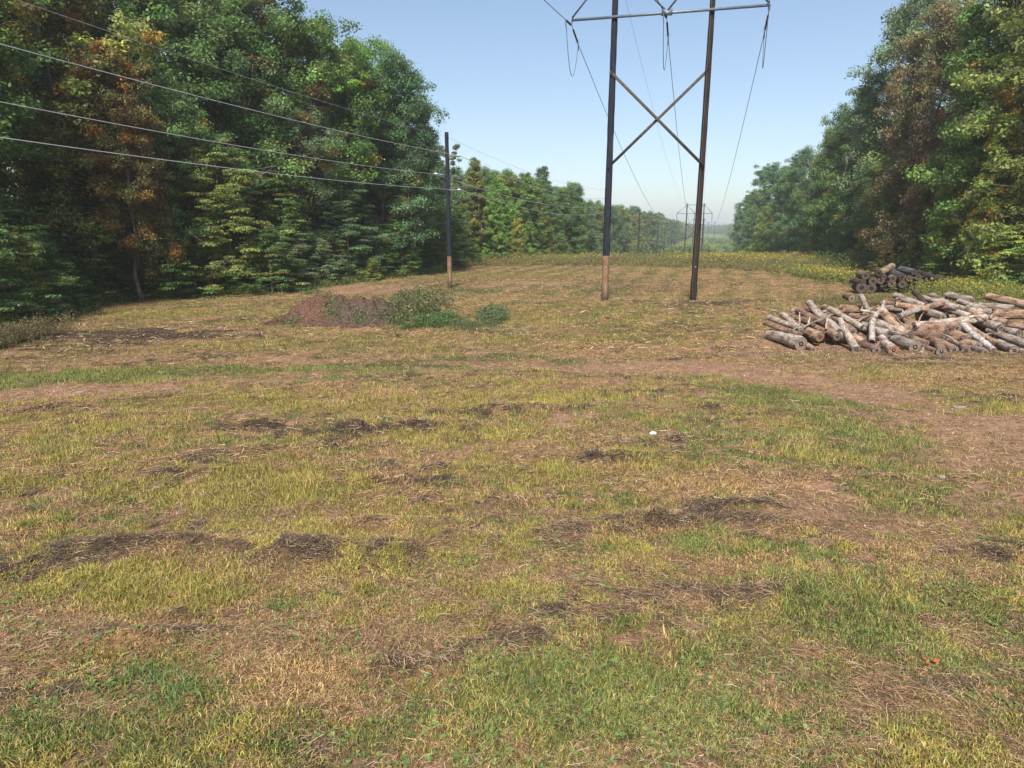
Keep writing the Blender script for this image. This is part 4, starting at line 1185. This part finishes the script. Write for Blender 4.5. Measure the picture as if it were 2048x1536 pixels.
for (fp, np_, r0, r1, tint, lab, zf) in HL:
    r0 *= 1.0; r1 *= 1.04
    b = onpile(*np_)
    if b[2] < r1: b = onpile(*np_, z=r1 * .9)
    a = onpile(*fp, z=zf) if zf else onpile(*fp)
    if a[2] < r0 * .8: a = onpile(*fp, z=r0 * .8)
    # logs lie back into the pile: add depth beyond what the slope gives
    ddx, ddz = ray(*fp)
    vis = np.linalg.norm((a - b))
    if vis < 1.1:
        a = a + (a - CAMV) / np.linalg.norm(a - CAMV) * 0 if False else b + (a - b) + np.array([-.25, 1.0, .02]) * rl.uniform(.7, 1.2)
    v = .8 + rl.random() * .35
    tc = tuple(c * v for c in tint)
    cutc = (1.45, 1.05, .8) if 'orange' in lab or 'reddish cut' in lab else tuple(np.array((1, 1, 1)) * rl.uniform(.75, 1.5))
    log(a, b, r0, r1, lab, FP, tc, cutc, bend=.012)
# crooked forked branch standing against the pile
p = [onpile(*A_(1720, 160)), onpile(*A_(1690, 290)), onpile(*A_(1600, 360)), onpile(*A_(1530, 500)), onpile(*A_(1530, 800))]
for q_ in p: q_[1] -= .35; 
e = empty('crooked_branch', tuple(p[-1])); Aa = Acc()
Aa.tube(np.array(p) - p[-1], np.array([.04, .08, .09, .11, .12]), 10, rng=rl, rough=.08)
Aa.tube(np.array([p[2], p[2] + np.array([-.3, .1, .1]), p[2] + np.array([-.55, .2, .12])]) - p[-1], np.array([.08, .06, .05]), 8)
link('bark', Aa.mesh('bark', M_BARK, True), e, color=PALE)
tag(e, 'crooked pale branch with a raised fork leaning on the front pile', 'branch')

for k in range(20):
    xb = rl.uniform(10.6, 20.5); zb = rl.uniform(.15, 1.25); yb = PY0 + 2 * zb + rl.uniform(-.25, .05)
    a_ = rl.uniform(-1.2, 1.2); L_ = rl.uniform(.7, 1.9); d_ = np.array([math.sin(a_) * L_, rl.uniform(.1, .6), abs(math.cos(a_)) * L_ * .35 + rl.normal(0, .1)])
    p_ = np.array([xb, yb, zb]); log(p_, p_ + d_, rl.uniform(.035, .06), rl.uniform(.015, .03), 'thin bare branch sticking out between the logs of the front pile', 'thin branches in the front log pile', (PALE, TAN, GREY, BRN)[rl.integers(4)], name='branch', bend=.09)
# logs filling the inside of the pile
FB = 'logs buried inside the front log pile'
nfill = 0
for Yb in np.arange(24.9, 28.2, .42):
    zmax = .5 * (Yb - PY0) - .22
    for zc in np.arange(.15, max(.2, zmax), .33):
        for xf in np.arange(10.6 + rl.uniform(0, .4) + (Yb - 24.9) * .15, 21.0, 1.75):
            if zc > zmax - .1: continue
            px_e = 11.2 + .4 * (zc)                      # pile tapers at its left end
            if xf < px_e + zc * .9: continue
            r = rl.uniform(.11, .19); a = rl.normal(.35, .5); Lx = rl.uniform(.6, 1.1)
            d = np.array([-math.sin(a) * Lx, math.cos(a) * Lx, rl.normal(0, .06)])
            b = np.array([xf + rl.normal(0, .15), Yb + rl.normal(0, .1), max(r, zc + rl.normal(0, .05))])
            v = rl.uniform(.6, 1.0); col_ = [BRN, GREY, TAN][rl.integers(3)]
            log(b + d, b, r, r * rl.uniform(.95, 1.1), 'brown or grey log mostly buried inside the front log pile', FB, tuple(c * v for c in col_), tuple(np.array((1, 1, 1)) * rl.uniform(.7, 1.3)), bend=.01, stub=False)
            nfill += 1
print('fill logs', nfill)

# second, dark pile by the woods
def C_(x, y): return 1500 + x / 3.737, 460 + y / 3.737
SP = 'dark logs of the far log pile'
SL = [((760, 375), (850, 390), .22, (.24, .21, .20), 'dark log lying out at the left end of the far pile', .30),
 ((800, 430), (835, 440), .42, DRK, 'left of two large dark butts lowest in the far pile', .45), ((880, 440), (905, 450), .38, (.26, .17, .14), 'right of two large dark butts lowest in the far pile, brownish', .42),
 ((815, 330), (865, 342), .30, (.6, .5, .42), 'tan-faced log at the upper left of the far pile', 1.35), ((900, 350), (1000, 350), .26, DRK, 'dark crosswise log right of the tan-faced one', 1.3),
 ((1060, 272), (965, 322), .28, (.75, .62, .5), 'light brown log lying slantwise on top of the far pile', 1.9),
 ((1030, 310), (1140, 355), .33, (.19, .21, .27), 'blue-black log with the largest round end in mid pile', 1.3), ((1120, 292), (1225, 312), .24, (.30, .35, .46), 'bluish weathered log on top right of the far pile', 1.9),
 ((860, 380), (920, 382), .34, DRK, 'dark stout log in the second layer of the far pile', .95), ((960, 378), (978, 378), .28, (.4, .3, .25), 'brown round end in the second layer of the far pile', .95),
 ((1030, 355), (1070, 362), .25, (.8, .75, .7), 'pale ringed end right of the brown round one', 1.15), ((1170, 358), (1192, 362), .25, (.25, .26, .26), 'grey round end right of the largest one', 1.15),
 ((1210, 320), (1260, 352), .24, DRK, 'dark end third from the right of the far pile', 1.15), ((1250, 320), (1365, 352), .25, DRK, 'long dark log with the rightmost round end', 1.15),
 ((1300, 330), (1420, 380), .22, DRK, 'dark log running down right under the weeds', .6), ((1200, 385), (1330, 395), .24, DRK, 'dark log half hidden by goldenrod', .55),
 ((1020, 395), (1060, 400), .3, (.34, .24, .22), 'shaded dark log at the bottom middle of the far pile', .5), ((1110, 400), (1140, 405), .3, DRK, 'shaded black log at the bottom right of the far pile', .5)]
for fp, nq, r, tint, lab, zc in SL:
    b = at(*C_(*nq), 45.5)
    b[2] = max(b[2], r)
    a = at(*C_(*fp), 47.0 if abs(fp[0] - nq[0]) < 60 else 46.6); a[2] = max(a[2], r)
    r *= .88
    log(a, b, r, r, lab, SP, tuple(q * .7 for q in tint), (.42, .38, .36), bend=.01, stub=False)
for k in range(16):
    xx = 26.6 + k % 8 * .6 + rl.normal(0, .1); zz = .3 if k < 8 else .85
    log((xx - .5, 49.2, zz), (xx, 46.3, zz), .28, .3, 'black log mostly hidden inside the far log pile', 'logs buried in the far log pile', DRK, (.35, .32, .31), bend=.01, stub=False)

# ---------------------------------------------------------------- steel-armed wooden H frames
def beam_part(name, c0, c1, w, h, mat, parent, org):
    A = Acc(); A.box(np.array(c0) - org, np.array(c1) - org, w, h)
    return link(name, A.mesh(name, mat), parent)

def pole_mesh(name, p0, p1, r0, r1, mat, seed=0, bumps=.03):
    """tapered round pole, object origin at its foot"""
    rng = np.random.default_rng(seed); n = 26; t = np.linspace(0, 1, n)
    path = np.outer(t, np.array(p1) - np.array(p0)) + 0.0
    A = Acc(); A.tube(path, (r0 + (r1 - r0) * t) * (1 + bumps * rng.normal(size=n)), 14)
    V = A.V[0]; top = np.arange(14) + (n - 1) * 14
    me = np_mesh(name, V, [(A.Q[0], 0), (top[None], 0)], [mat], None, True)
    return me

def hframe(bl, br, arm_z, arm_l, arm_r, name, label, deadend, top_dz=2.45, wrap=True, legs_r=.2, far=False):
    """bl, br: pole feet; arm_l, arm_r: tips of the lower steel arm (x,y); returns conductor points"""
    bl = np.array(bl, float); br = np.array(br, float); org = (bl + br) / 2; org[2] = min(bl[2], br[2])
    e = empty(name, tuple(org))
    al = np.array([*arm_l, arm_z[0]], float); ar = np.array([*arm_r, arm_z[1]], float); ad = ar - al
    ztop = (arm_z[0] + arm_z[1]) / 2 + top_dz + 1.0
    tops = []
    feet = []
    for s, b in ((-1, bl), (1, br)):
        t = ((b[:2] - al[:2]) @ ad[:2]) / (ad[:2] @ ad[:2])
        side = np.array([-ad[1], ad[0], 0]) / np.linalg.norm(ad)                 # poles stand just behind the arm
        foot = b.copy(); tp = al + ad * t + side * 0.0
        k = (ztop - foot[2]) / (tp[2] - foot[2]); tp = foot + (tp - foot) * k
        tops.append(tp); feet.append(foot)
        m = M_FAR_POLE if far else M_POLE
        rr0, rr1 = legs_r, legs_r * .72
        o = link('pole', pole_mesh('pole', foot, tp, rr0, rr1, m, 5 + s), e, loc=tuple(foot - org))
        if s < 0 and wrap:
            h0 = WRAP_Z; f0 = foot + (tp - foot) * (h0 / (tp[2] - foot[2]))
            w = link('dark_wrap', pole_mesh('dark_wrap', f0, tp, rr0 * .985 + .022, rr1 + .022, M_TAR, 9, .03), o, loc=tuple(f0 - foot))
            A = Acc(); f1 = foot + (tp - foot) * ((h0 + .05) / (tp[2] - foot[2]))
            bm = link('bare_butt', pole_mesh('bare_butt', foot, f1, rr0 + .014, rr0 * .985 + .014, M_BUTT, 3, .01), o, loc=(0, 0, 0))
    def on(k, z):
        f, tp = feet[k], tops[k]; return f + (tp - f) * ((z - f[2]) / (tp[2] - f[2]))
    fwd = np.array([-ad[1], ad[0], 0.]); fwd /= np.linalg.norm(fwd)
    back = -fwd * (legs_r + .06)                                                  # towards the camera
    bw = .17 if not far else .22
    beam_part('cross_arm', al + back, ar + back, .10 if not far else .2, bw * .8, M_GALV, e, org)
    z2 = ztop - .55
    u = ad / np.linalg.norm(ad)
    q0 = on(0, z2) - u * .6 + back; q1 = on(1, z2) + u * .6 + back
    beam_part('upper_arm', q0, q1, .1, .14 if not far else .2, M_GALV, e, org)
    mid = (al + ar) / 2 + back
    for a_, b_ in ((al + back, on(0, z2 - .1) + back), (mid, on(0, z2 - .1) + back), (mid, on(1, z2 - .1) + back), (ar + back, on(1, z2 - .1) + back)):
        dirv = (b_ - a_) / np.linalg.norm(b_ - a_)
        off_ = np.array([0, 0, .05]) - fwd * .09
        beam_part('steel_brace', a_ + off_ + dirv * .05, b_ + off_ - dirv * .1, .07 if not far else .13, .09 if not far else .16, M_GALV, e, org)
    # timber cross bracing
    za, zb = XB
    f_ = -fwd * (legs_r + .05)
    base = min(bl[2], br[2])
    beam_part('cross_brace', on(0, base + za) + f_ - u * .12, on(1, base + zb) + f_ + u * .12, .10 if not far else .16, .16 if not far else .2, M_BRACE if not far else M_FAR_POLE, e, org)
    beam_part('cross_brace', on(1, base + za + .05) - f_ * .9 + u * .12, on(0, base + zb) - f_ * .9 - u * .12, .10 if not far else .16, .16 if not far else .2, M_BRACE if not far else M_FAR_POLE, e, org)
    if not far:
        A = Acc(); A.box(mid - org - u * .3 - fwd * .10 , mid - org + u * .3 - fwd * .10, .05, .34); link('centre_plate', A.mesh('centre_plate', M_GALV), e)
        A = Acc()
        for k, z in ((0, base + za), (0, base + zb), (1, base + za + .05), (1, base + zb), (0, arm_z[0] + .25), (1, arm_z[1] + .2)):
            c = on(k, z) - org - fwd * (legs_r + .10); A.tube(np.array([c, c - fwd * .09]), np.array([.05, .045]), 8)
        link('bolts', A.mesh('bolts', M_GALV), e)
    tag(e, label, 'power pylon', 'two-pole pylons along the power line')
    return e, al, ar, mid, fwd, tops, org

WRAP_Z = 2.78
XB = (13.4, 8.05)
def pole_extras(e, foot, top, r, org, sgn):
    """ground wire down the pole and a small metal tag"""
    A = Acc(); f = np.array(foot) - org; t = np.array(top) - org
    o = np.array([sgn * .6, -.8, 0]) * (r + .012)
    pts = np.array([f + (t - f) * k + o * (1 - .27 * k) for k in np.linspace(.01, .9, 14)])
    A.tube(pts, .009, 5); link('ground_wire', A.mesh('ground_wire', M_WIRE_DARK), e)
    c = f + (t - f) * (2.1 / (t[2] - f[2])) + np.array([-.03, -(r + .012), 0])
    A = Acc(); A.box(c - [.03, 0, 0], c + [.03, 0, 0], .012, .05); link('pole_tag', A.mesh('pole_tag', M_WIRE_PALE), e)
# first frame
f1l = G(1209, 601); f1r = G(1386, 600)
armL = at(1145, 43, 42.3); armR = at(1538, 13, 39.5)
fr1, aL, aR, aM, FWD, tops1, org1 = hframe(f1l, f1r, (armL[2], armR[2]), armL[:2], armR[:2], 'two_pole_pylon',
    'near two-pole wooden pylon with steel crossarm, black-wrapped left pole and X bracing', True)
pole_extras(fr1, f1l, tops1[0], .2, org1, 1); pole_extras(fr1, f1r, tops1[1], .2, org1, -1)
def insul(parent, org, p0, p1, n=9, r=.065, name='insulator'):
    p0 = np.array(p0) - org; p1 = np.array(p1) - org; t = np.linspace(0, 1, n * 2 + 1)
    rad = np.where(np.arange(n * 2 + 1) % 2 == 1, r, r * .55)
    A = Acc(); A.tube(p0 + np.outer(t, p1 - p0), rad, 8)
    return link(name, A.mesh(name, M_INS), parent)

def next_pts(fr): return fr
# second frame, down in the dip
def frame_at(pxl, pytop_arm, Yd, tipL, tipR, label, XBd):
    global XB
    XB = XBd
    aL_ = at(tipL, pytop_arm, Yd + .8); aR_ = at(tipR, pytop_arm, Yd - .8 * 1.0)
    bL = at(pxl, 500, Yd + .4); sp_ = 5.8
    bR = bL + np.array([sp_ * .956, -sp_ * .29, 0])
    zg = float(terrain(bL[0], bL[1]))
    bL[2] = bR[2] = zg
    return hframe(bL, bR, (aL_[2], aR_[2]), aL_[:2], aR_[:2], 'two_pole_pylon', label, False, wrap=False, legs_r=.24, far=True)
F2 = frame_at(1369, 427, 232, 1354, 1424.5, 'second two-pole pylon, standing in the dip behind the goldenrod', (12.3, 6.5))
F3 = frame_at(1384, 449, 383, 1374, 1417, 'third two-pole pylon, small and hazy, farther down the cutting', (12.3, 6.5))
F4 = frame_at(1413, 451, 610, 1408, 1434, 'faintest two-pole pylon at the far end of the cutting', (12.3, 6.5))

def wire(p0, p1, sag, r, mat, label, group, name='power_line_wire', n=48):
    p0 = np.array(p0, float); p1 = np.array(p1, float); t = np.linspace(0, 1, n)
    path = p0 + np.outer(t, p1 - p0); path[:, 2] -= sag * 4 * t * (1 - t)
    c = (p0 + p1) / 2; A = Acc(); A.tube(path - c, r, 5)
    o = link(name, A.mesh(name, mat), loc=tuple(c)); tag(o, label, 'wire', group); return o
CG = 'high conductors of the pylon line'
u1 = (aR - aL) / np.linalg.norm(aR - aL)
fr_back = np.array([-.34, -.94, 0]); fr_fwd = np.array([SLOPE, 1, 0]) / math.hypot(1, SLOPE)
a2 = [F2[1], F2[3], F2[2]]; names3 = ['left', 'middle', 'right']
for k, (pt, p2) in enumerate(zip([aL, aM, aR], a2)):
    hang = np.array(pt) - np.array([0, 0, .16]) + (FWD * -.2 if k != 1 else np.zeros(3))
    h2 = hang - np.array([0, 0, .12])
    d2 = np.array(p2) - np.array([0, 0, 2.3])
    fdir = (d2 - h2); fdir /= np.linalg.norm(fdir); fdir = fdir + np.array([0, 0, -.16]); fdir /= np.linalg.norm(fdir)
    bdir = fr_back + np.array([0, 0, -.03]); bdir /= np.linalg.norm(bdir)
    pf = h2 + fdir * 2.3; pb = h2 + bdir * 1.3
    A = Acc(); A.tube(np.array([np.array(pt) - org1 + (FWD * -.2 if k != 1 else 0), h2 - org1]), np.array([.035, .035]), 6)
    link('hanger', A.mesh('hanger', M_GALV), fr1)
    insul(fr1, org1, h2 + fdir * .45, pf - fdir * .25); insul(fr1, org1, h2 + bdir * .2, pb - bdir * .1)
    A = Acc(); A.tube(np.array([h2, h2 + fdir * .47]) - org1, .018, 5); A.tube(np.array([pf - fdir * .27, pf]) - org1, .02, 5)
    th = np.linspace(0, 2 * math.pi, 13); sidev = np.cross(fdir, [0, 0, 1]); sidev /= np.linalg.norm(sidev); upv = np.cross(sidev, fdir)
    A.tube(pf - fdir * .35 - org1 + np.outer(np.cos(th) * .13, sidev) + np.outer(np.sin(th) * .13, upv), .012, 5)
    link('grading_ring', A.mesh('grading_ring', M_GALV), fr1)
    A = Acc()                                                     # jumper loop
    t = np.linspace(0, 1, 22); dip = 2.35 if k == 0 else 2.3 if k == 1 else 2.5
    pth = pb + np.outer(t, pf - pb) + np.outer(-4 * dip * t * (1 - t) , [0, 0, 1]) + np.outer(np.sin(t * 3.14) * .0, [1, 0, 0])
    A.tube(pth - org1, .02, 6); A.tube(np.array([pb, pb - np.array([0, 0, .35])]) - org1, .04, 6); A.tube(np.array([pf, pf - np.array([0, 0, .35])]) - org1 , .04, 6)
    link('jumper_loop', A.mesh('jumper_loop', M_WIRE_DARK), fr1)
    wire(pf, d2, 5.2, .020, M_WIRE_DARK, f'{names3[k]} high conductor running from the near pylon to the far one', CG)
    back_end = np.array(pt) + fr_back * 62 + np.array([0, 0, 1.5])
    wire(pb, back_end, 1.2, .020, M_WIRE_DARK, f'{names3[k]} high conductor leaving the near crossarm over the viewer', CG)
    for Fk in (F2, F3, F4):
        pp = [Fk[1], Fk[3], Fk[2]][k]
        insul(Fk[0], Fk[6], np.array(pp), np.array(pp) - np.array([0, 0, 2.2]), 6, .12)
    d3 = np.array([F3[1], F3[3], F3[2]][k]) - np.array([0, 0, 2.3])
    wire(d2, d3, 3.5, .03, M_WIRE_DARK, f'{names3[k]} conductor of the second span, from the second pylon to the third', CG)
for k in (0, 1):
    p0 = tops1[k] - np.array([0, 0, .5]); p1 = F2[5][k] - np.array([0, 0, .5])
    wire(p0, p1, 3.4, .009, M_WIRE_PALE, f'thin {"left" if k == 0 else "right"} shield wire high between the first two pylons', 'thin shield wires of the pylon line')

# ---------------------------------------------------------------- single-pole distribution line on the left
WRAP_Z = 2.35
def single_pole(foot, ztop, label, r=.17, detail=True, wrap=True):
    foot = np.array(foot, float); tp = foot.copy(); tp[2] = ztop
    e = empty('utility_pole', tuple(foot))
    o = link('pole', pole_mesh('pole', foot, tp, r, r * .72, M_FAR_POLE, 31), e)
    if wrap:
        f0 = foot + np.array([0, 0, WRAP_Z])
        link('dark_wrap', pole_mesh('dark_wrap', f0, tp + [0, 0, .02], r * .96 + .020, r * .72 + .020, M_TAR, 33), e, loc=(0, 0, WRAP_Z))
        link('bare_butt', pole_mesh('bare_butt', foot, f0 + [0, 0, .04], r + .014, r * .96 + .014, M_BUTT, 34, .01), e)
    tag(e, label, 'utility pole', 'single utility poles along the left of the cutting')
    return e
YA = 50.3
fa = G(900, 574); topA = at(892, 265, fa[1])
pa = single_pole(fa, topA[2], 'black-wrapped utility pole with a bare orange foot in front of the left woods', .17)
zA = [at(893, 271, YA)[2], at(865, 306, YA)[2], at(890, 350, YA)[2], at(905, 380, YA)[2]]
def bracket(parent, z, dx, foot, dz=.1):
    A = Acc(); s = 1 if dx > 0 else -1
    A.box((s * .1, -.16, z - foot[2]), (dx, -.22, z - foot[2] + dz), .07, .09)
    link('bracket', A.mesh('bracket', M_GALV), parent)
    A = Acc(); A.tube(np.array([[dx, -.22, z - foot[2] + dz], [dx + s * .12, -.22, z - foot[2] + dz + .02], [dx + s * .25, -.22, z - foot[2] + dz + .02]]), np.array([.05, .09, .05]), 8)
    link('post_insulator', A.mesh('post_insulator', M_WIRE_PALE), parent)
zb1 = at(910, 312, YA)[2]; bracket(pa, zb1, .72, fa, .04); bracket(pa, zA[2], -.72, fa); bracket(pa, zA[3], .72, fa, .02)
A = Acc(); A.tube(np.array([[.20, -.05, zA[2] - fa[2] - .5], [.20, -.05, zA[2] - fa[2] + .1]]), np.array([.07, .07]), 8); link('arrester', A.mesh('arrester', M_INS), pa)
fb = at(1208, 505, 106.0); fb[2] = float(terrain(fb[0], fb[1])); topB = at(1212, 378, 106)
pb_ = single_pole(fb, topB[2], 'second utility pole, close behind the wrapped leg of the near pylon', .2)
A = Acc(); A.box((.1, -.2, topB[2] - fb[2] - 1.2), (.6, -.2, topB[2] - fb[2] - 1.1), .12, .3); link('switch_box', A.mesh('switch_box', M_FAR_POLE), pb_)
prev = [np.array([fb[0], fb[1] - .2, z]) for z in (at(1210, 379, 106)[2], at(1210, 397, 106)[2], at(1210, 413, 106)[2], at(1210, 425, 106)[2])]
attA = [np.array([fa[0] + .0, fa[1], zA[0]]), np.array([fa[0] + .95, fa[1] - .2, zb1 + .06]), np.array([fa[0] - .95, fa[1] - .2, zA[2] + .1]), np.array([fa[0] + .95, fa[1] - .2, zA[3] + .03])]
WL = 'roadside wires of the left pole line'
nm = ['topmost thin', 'second highest', 'third highest', 'lowest']
P0 = np.array([-24.5, -5.5])
z0s = [12.9, 11.2, 9.6, 8.4]
for k in range(4):
    p0 = np.array([P0[0], P0[1], z0s[k]])
    wire(p0, attA[k], .8, .006 if k == 0 else .014, M_WIRE_PALE, f'{nm[k]} pale wire sweeping in from the left edge to the wrapped utility pole', WL)
    wire(attA[k], prev[k], 1.0 if k else .9, .010 if k == 0 else .020, M_WIRE_PALE, f'{nm[k]} wire between the wrapped utility pole and the second pole', WL)
far_poles = [(1281, 422, 165), (1317, 450, 221), (1331, 457, 277), (1345, 459, 333), (1353, 463, 390), (1359, 464, 446)]
ords = ['third', 'fourth', 'fifth', 'sixth', 'seventh', 'eighth and farthest']
last = None
for (px, pt, Yd), w in zip(far_poles, ords):
    t_ = at(px, pt, Yd); f_ = t_.copy(); f_[0] -= .15; f_[2] = float(terrain(f_[0], f_[1]))
    single_pole(f_, t_[2], f'{w} utility pole counted from the wrapped pole, small against the far left woods', .2, wrap=False)

# ---------------------------------------------------------------- small litter on the field
def litter():
    m, nt, p = mat_new('white_scrap'); nt.links.new(ramp(nt, noise(nt, 30, 3), [(.3, (.40, .40, .37)), (.7, (.70, .70, .67))]), p.inputs['Base Color'])
    def rock(px, py, s, mat, name, label, seed, flat=.5, cat='stone'):
        rng = np.random.default_rng(seed); g = G(px, py)
        import bmesh
        bm = bmesh.new(); bmesh.ops.create_icosphere(bm, subdivisions=3, radius=1)
        o3 = rng.normal(size=(5, 3))
        for v in bm.verts:
            c = np.array(v.co); f = 1 + .18 * sum(math.sin(2.3 * (c @ o)) for o in o3) / 2.2
            v.co = Vector((c[0] * s * f, c[1] * s * f * .8, c[2] * s * f * flat))
        me = bpy.data.meshes.new(name); bm.to_mesh(me); bm.free(); me.materials.append(mat)
        for q in me.polygons: q.use_smooth = True
        tag(link(name, me, loc=(g[0], g[1], float(gheight(g[0], g[1])) + s * flat * .35)), label, cat)
    rock(1307, 868, .085, m, 'plastic_scrap', 'crumpled white scrap lying in the mown grass', 1, .5, 'litter')
    ms, nt, p = mat_new('field_stone'); nt.links.new(ramp(nt, noise(nt, 14, 5), [(.3, (.14, .11, .09)), (.7, (.30, .25, .21))]), p.inputs['Base Color']); p.inputs['Roughness'].default_value = .9
    rock(1642, 745, .09, ms, 'stone', 'small flat stone on the bare track left of the log pile', 2, .25)
    rock(1882, 958, .09, ms, 'stone', 'greyish brown stone on the bare track at the right', 3, .4)
    rock(1920, 815, .16, ms, 'stone', 'low brown stone in the dry grass at the far right', 4, .3)
    rock(1368, 1050, .05, ms, 'stone', 'small grey stone beside the dark hay heap', 5, .5)
    rock(160, 786, .12, ms, 'stone', 'flat stone on the bare rut of the left track', 6, .2)
    # red leaves
    mr = foliage_mat('red_leaf', True, .2, .5, .3)
    g = G(1861, 1336); z = float(gheight(g[0], g[1])) + .07; rng = np.random.default_rng(4)
    V = []
    for a in (.2, 2.2, 3.6):
        d = np.array([math.cos(a), math.sin(a), .15]); s_ = np.array([-math.sin(a), math.cos(a), .2]); b = np.array([0, 0, 0]) + d * .02
        V += [b, b + d * .04 + s_ * .022, b + d * .085, b + d * .04 - s_ * .022]
    me = np_mesh('red_leaf_sprig', np.array(V), [(np.arange(12).reshape(-1, 4), 0)], [mr], np.ones((12, 3)))
    tag(link('red_leaf_sprig', me, loc=(g[0], g[1], z), color=(.60, .10, .04)), 'small sprig of three red leaves in the near turf at the lower right', 'leaves')
litter()

def rubble():
    """pale gravel crumbs and wood chips over bare patches"""
    rng = np.random.default_rng(77); n = 60000
    x, y = sample(n, 3.8, 34, 1.2); C_ = cover(x, y)
    keep = rng.random(n) < C_[:, 3] * .5 + .01; x, y = x[keep], y[keep]; n = len(x)
    s = rng.uniform(.006, .022, n) * (1 + y / 14)
    V, Qd = leaf_quads(np.stack([x, y, gheight(x, y) + .008], -1), s, rng.normal(size=(n, 3)) * .4 + [0, 0, 1], rng, .8)
    c = np.where((rng.random(n) < .35)[:, None], np.array([[.48, .42, .37]]), np.array([[.24, .14, .10]])) * rng.uniform(.6, 1.3, (n, 1))
    me = np_mesh('gravel', V, [(Qd, 0)], [M_HAY], np.repeat(c, 4, 0))
    tag(link('gravel', me), 'small gravel and wood chips on the bare soil patches', 'gravel', kind='stuff')
rubble()

def wood_chips():
    rng = np.random.default_rng(78); n = 5200
    x = rng.uniform(8.8, 21.5, n); y = 23.6 + rng.normal(0, .9, n) + np.where(rng.random(n) < .35, rng.uniform(0, 7, n), 0)
    V, Qd = leaf_quads(np.stack([x, y, gheight(x, y) + .015], -1), rng.uniform(.03, .13, n), rng.normal(size=(n, 3)) * .4 + [0, 0, 1], rng, .3)
    c = np.where((rng.random(n) < .3)[:, None], np.array([[.45, .38, .31]]), np.array([[.20, .125, .09]])) * rng.uniform(.5, 1.3, (n, 1))
    me = np_mesh('wood_chips', V, [(Qd, 0)], [M_HAY], np.repeat(c, 4, 0))
    tag(link('wood_chips', me), 'bark flakes and wood chips scattered round the foot of the front log pile', 'wood chips', kind='stuff')
wood_chips()
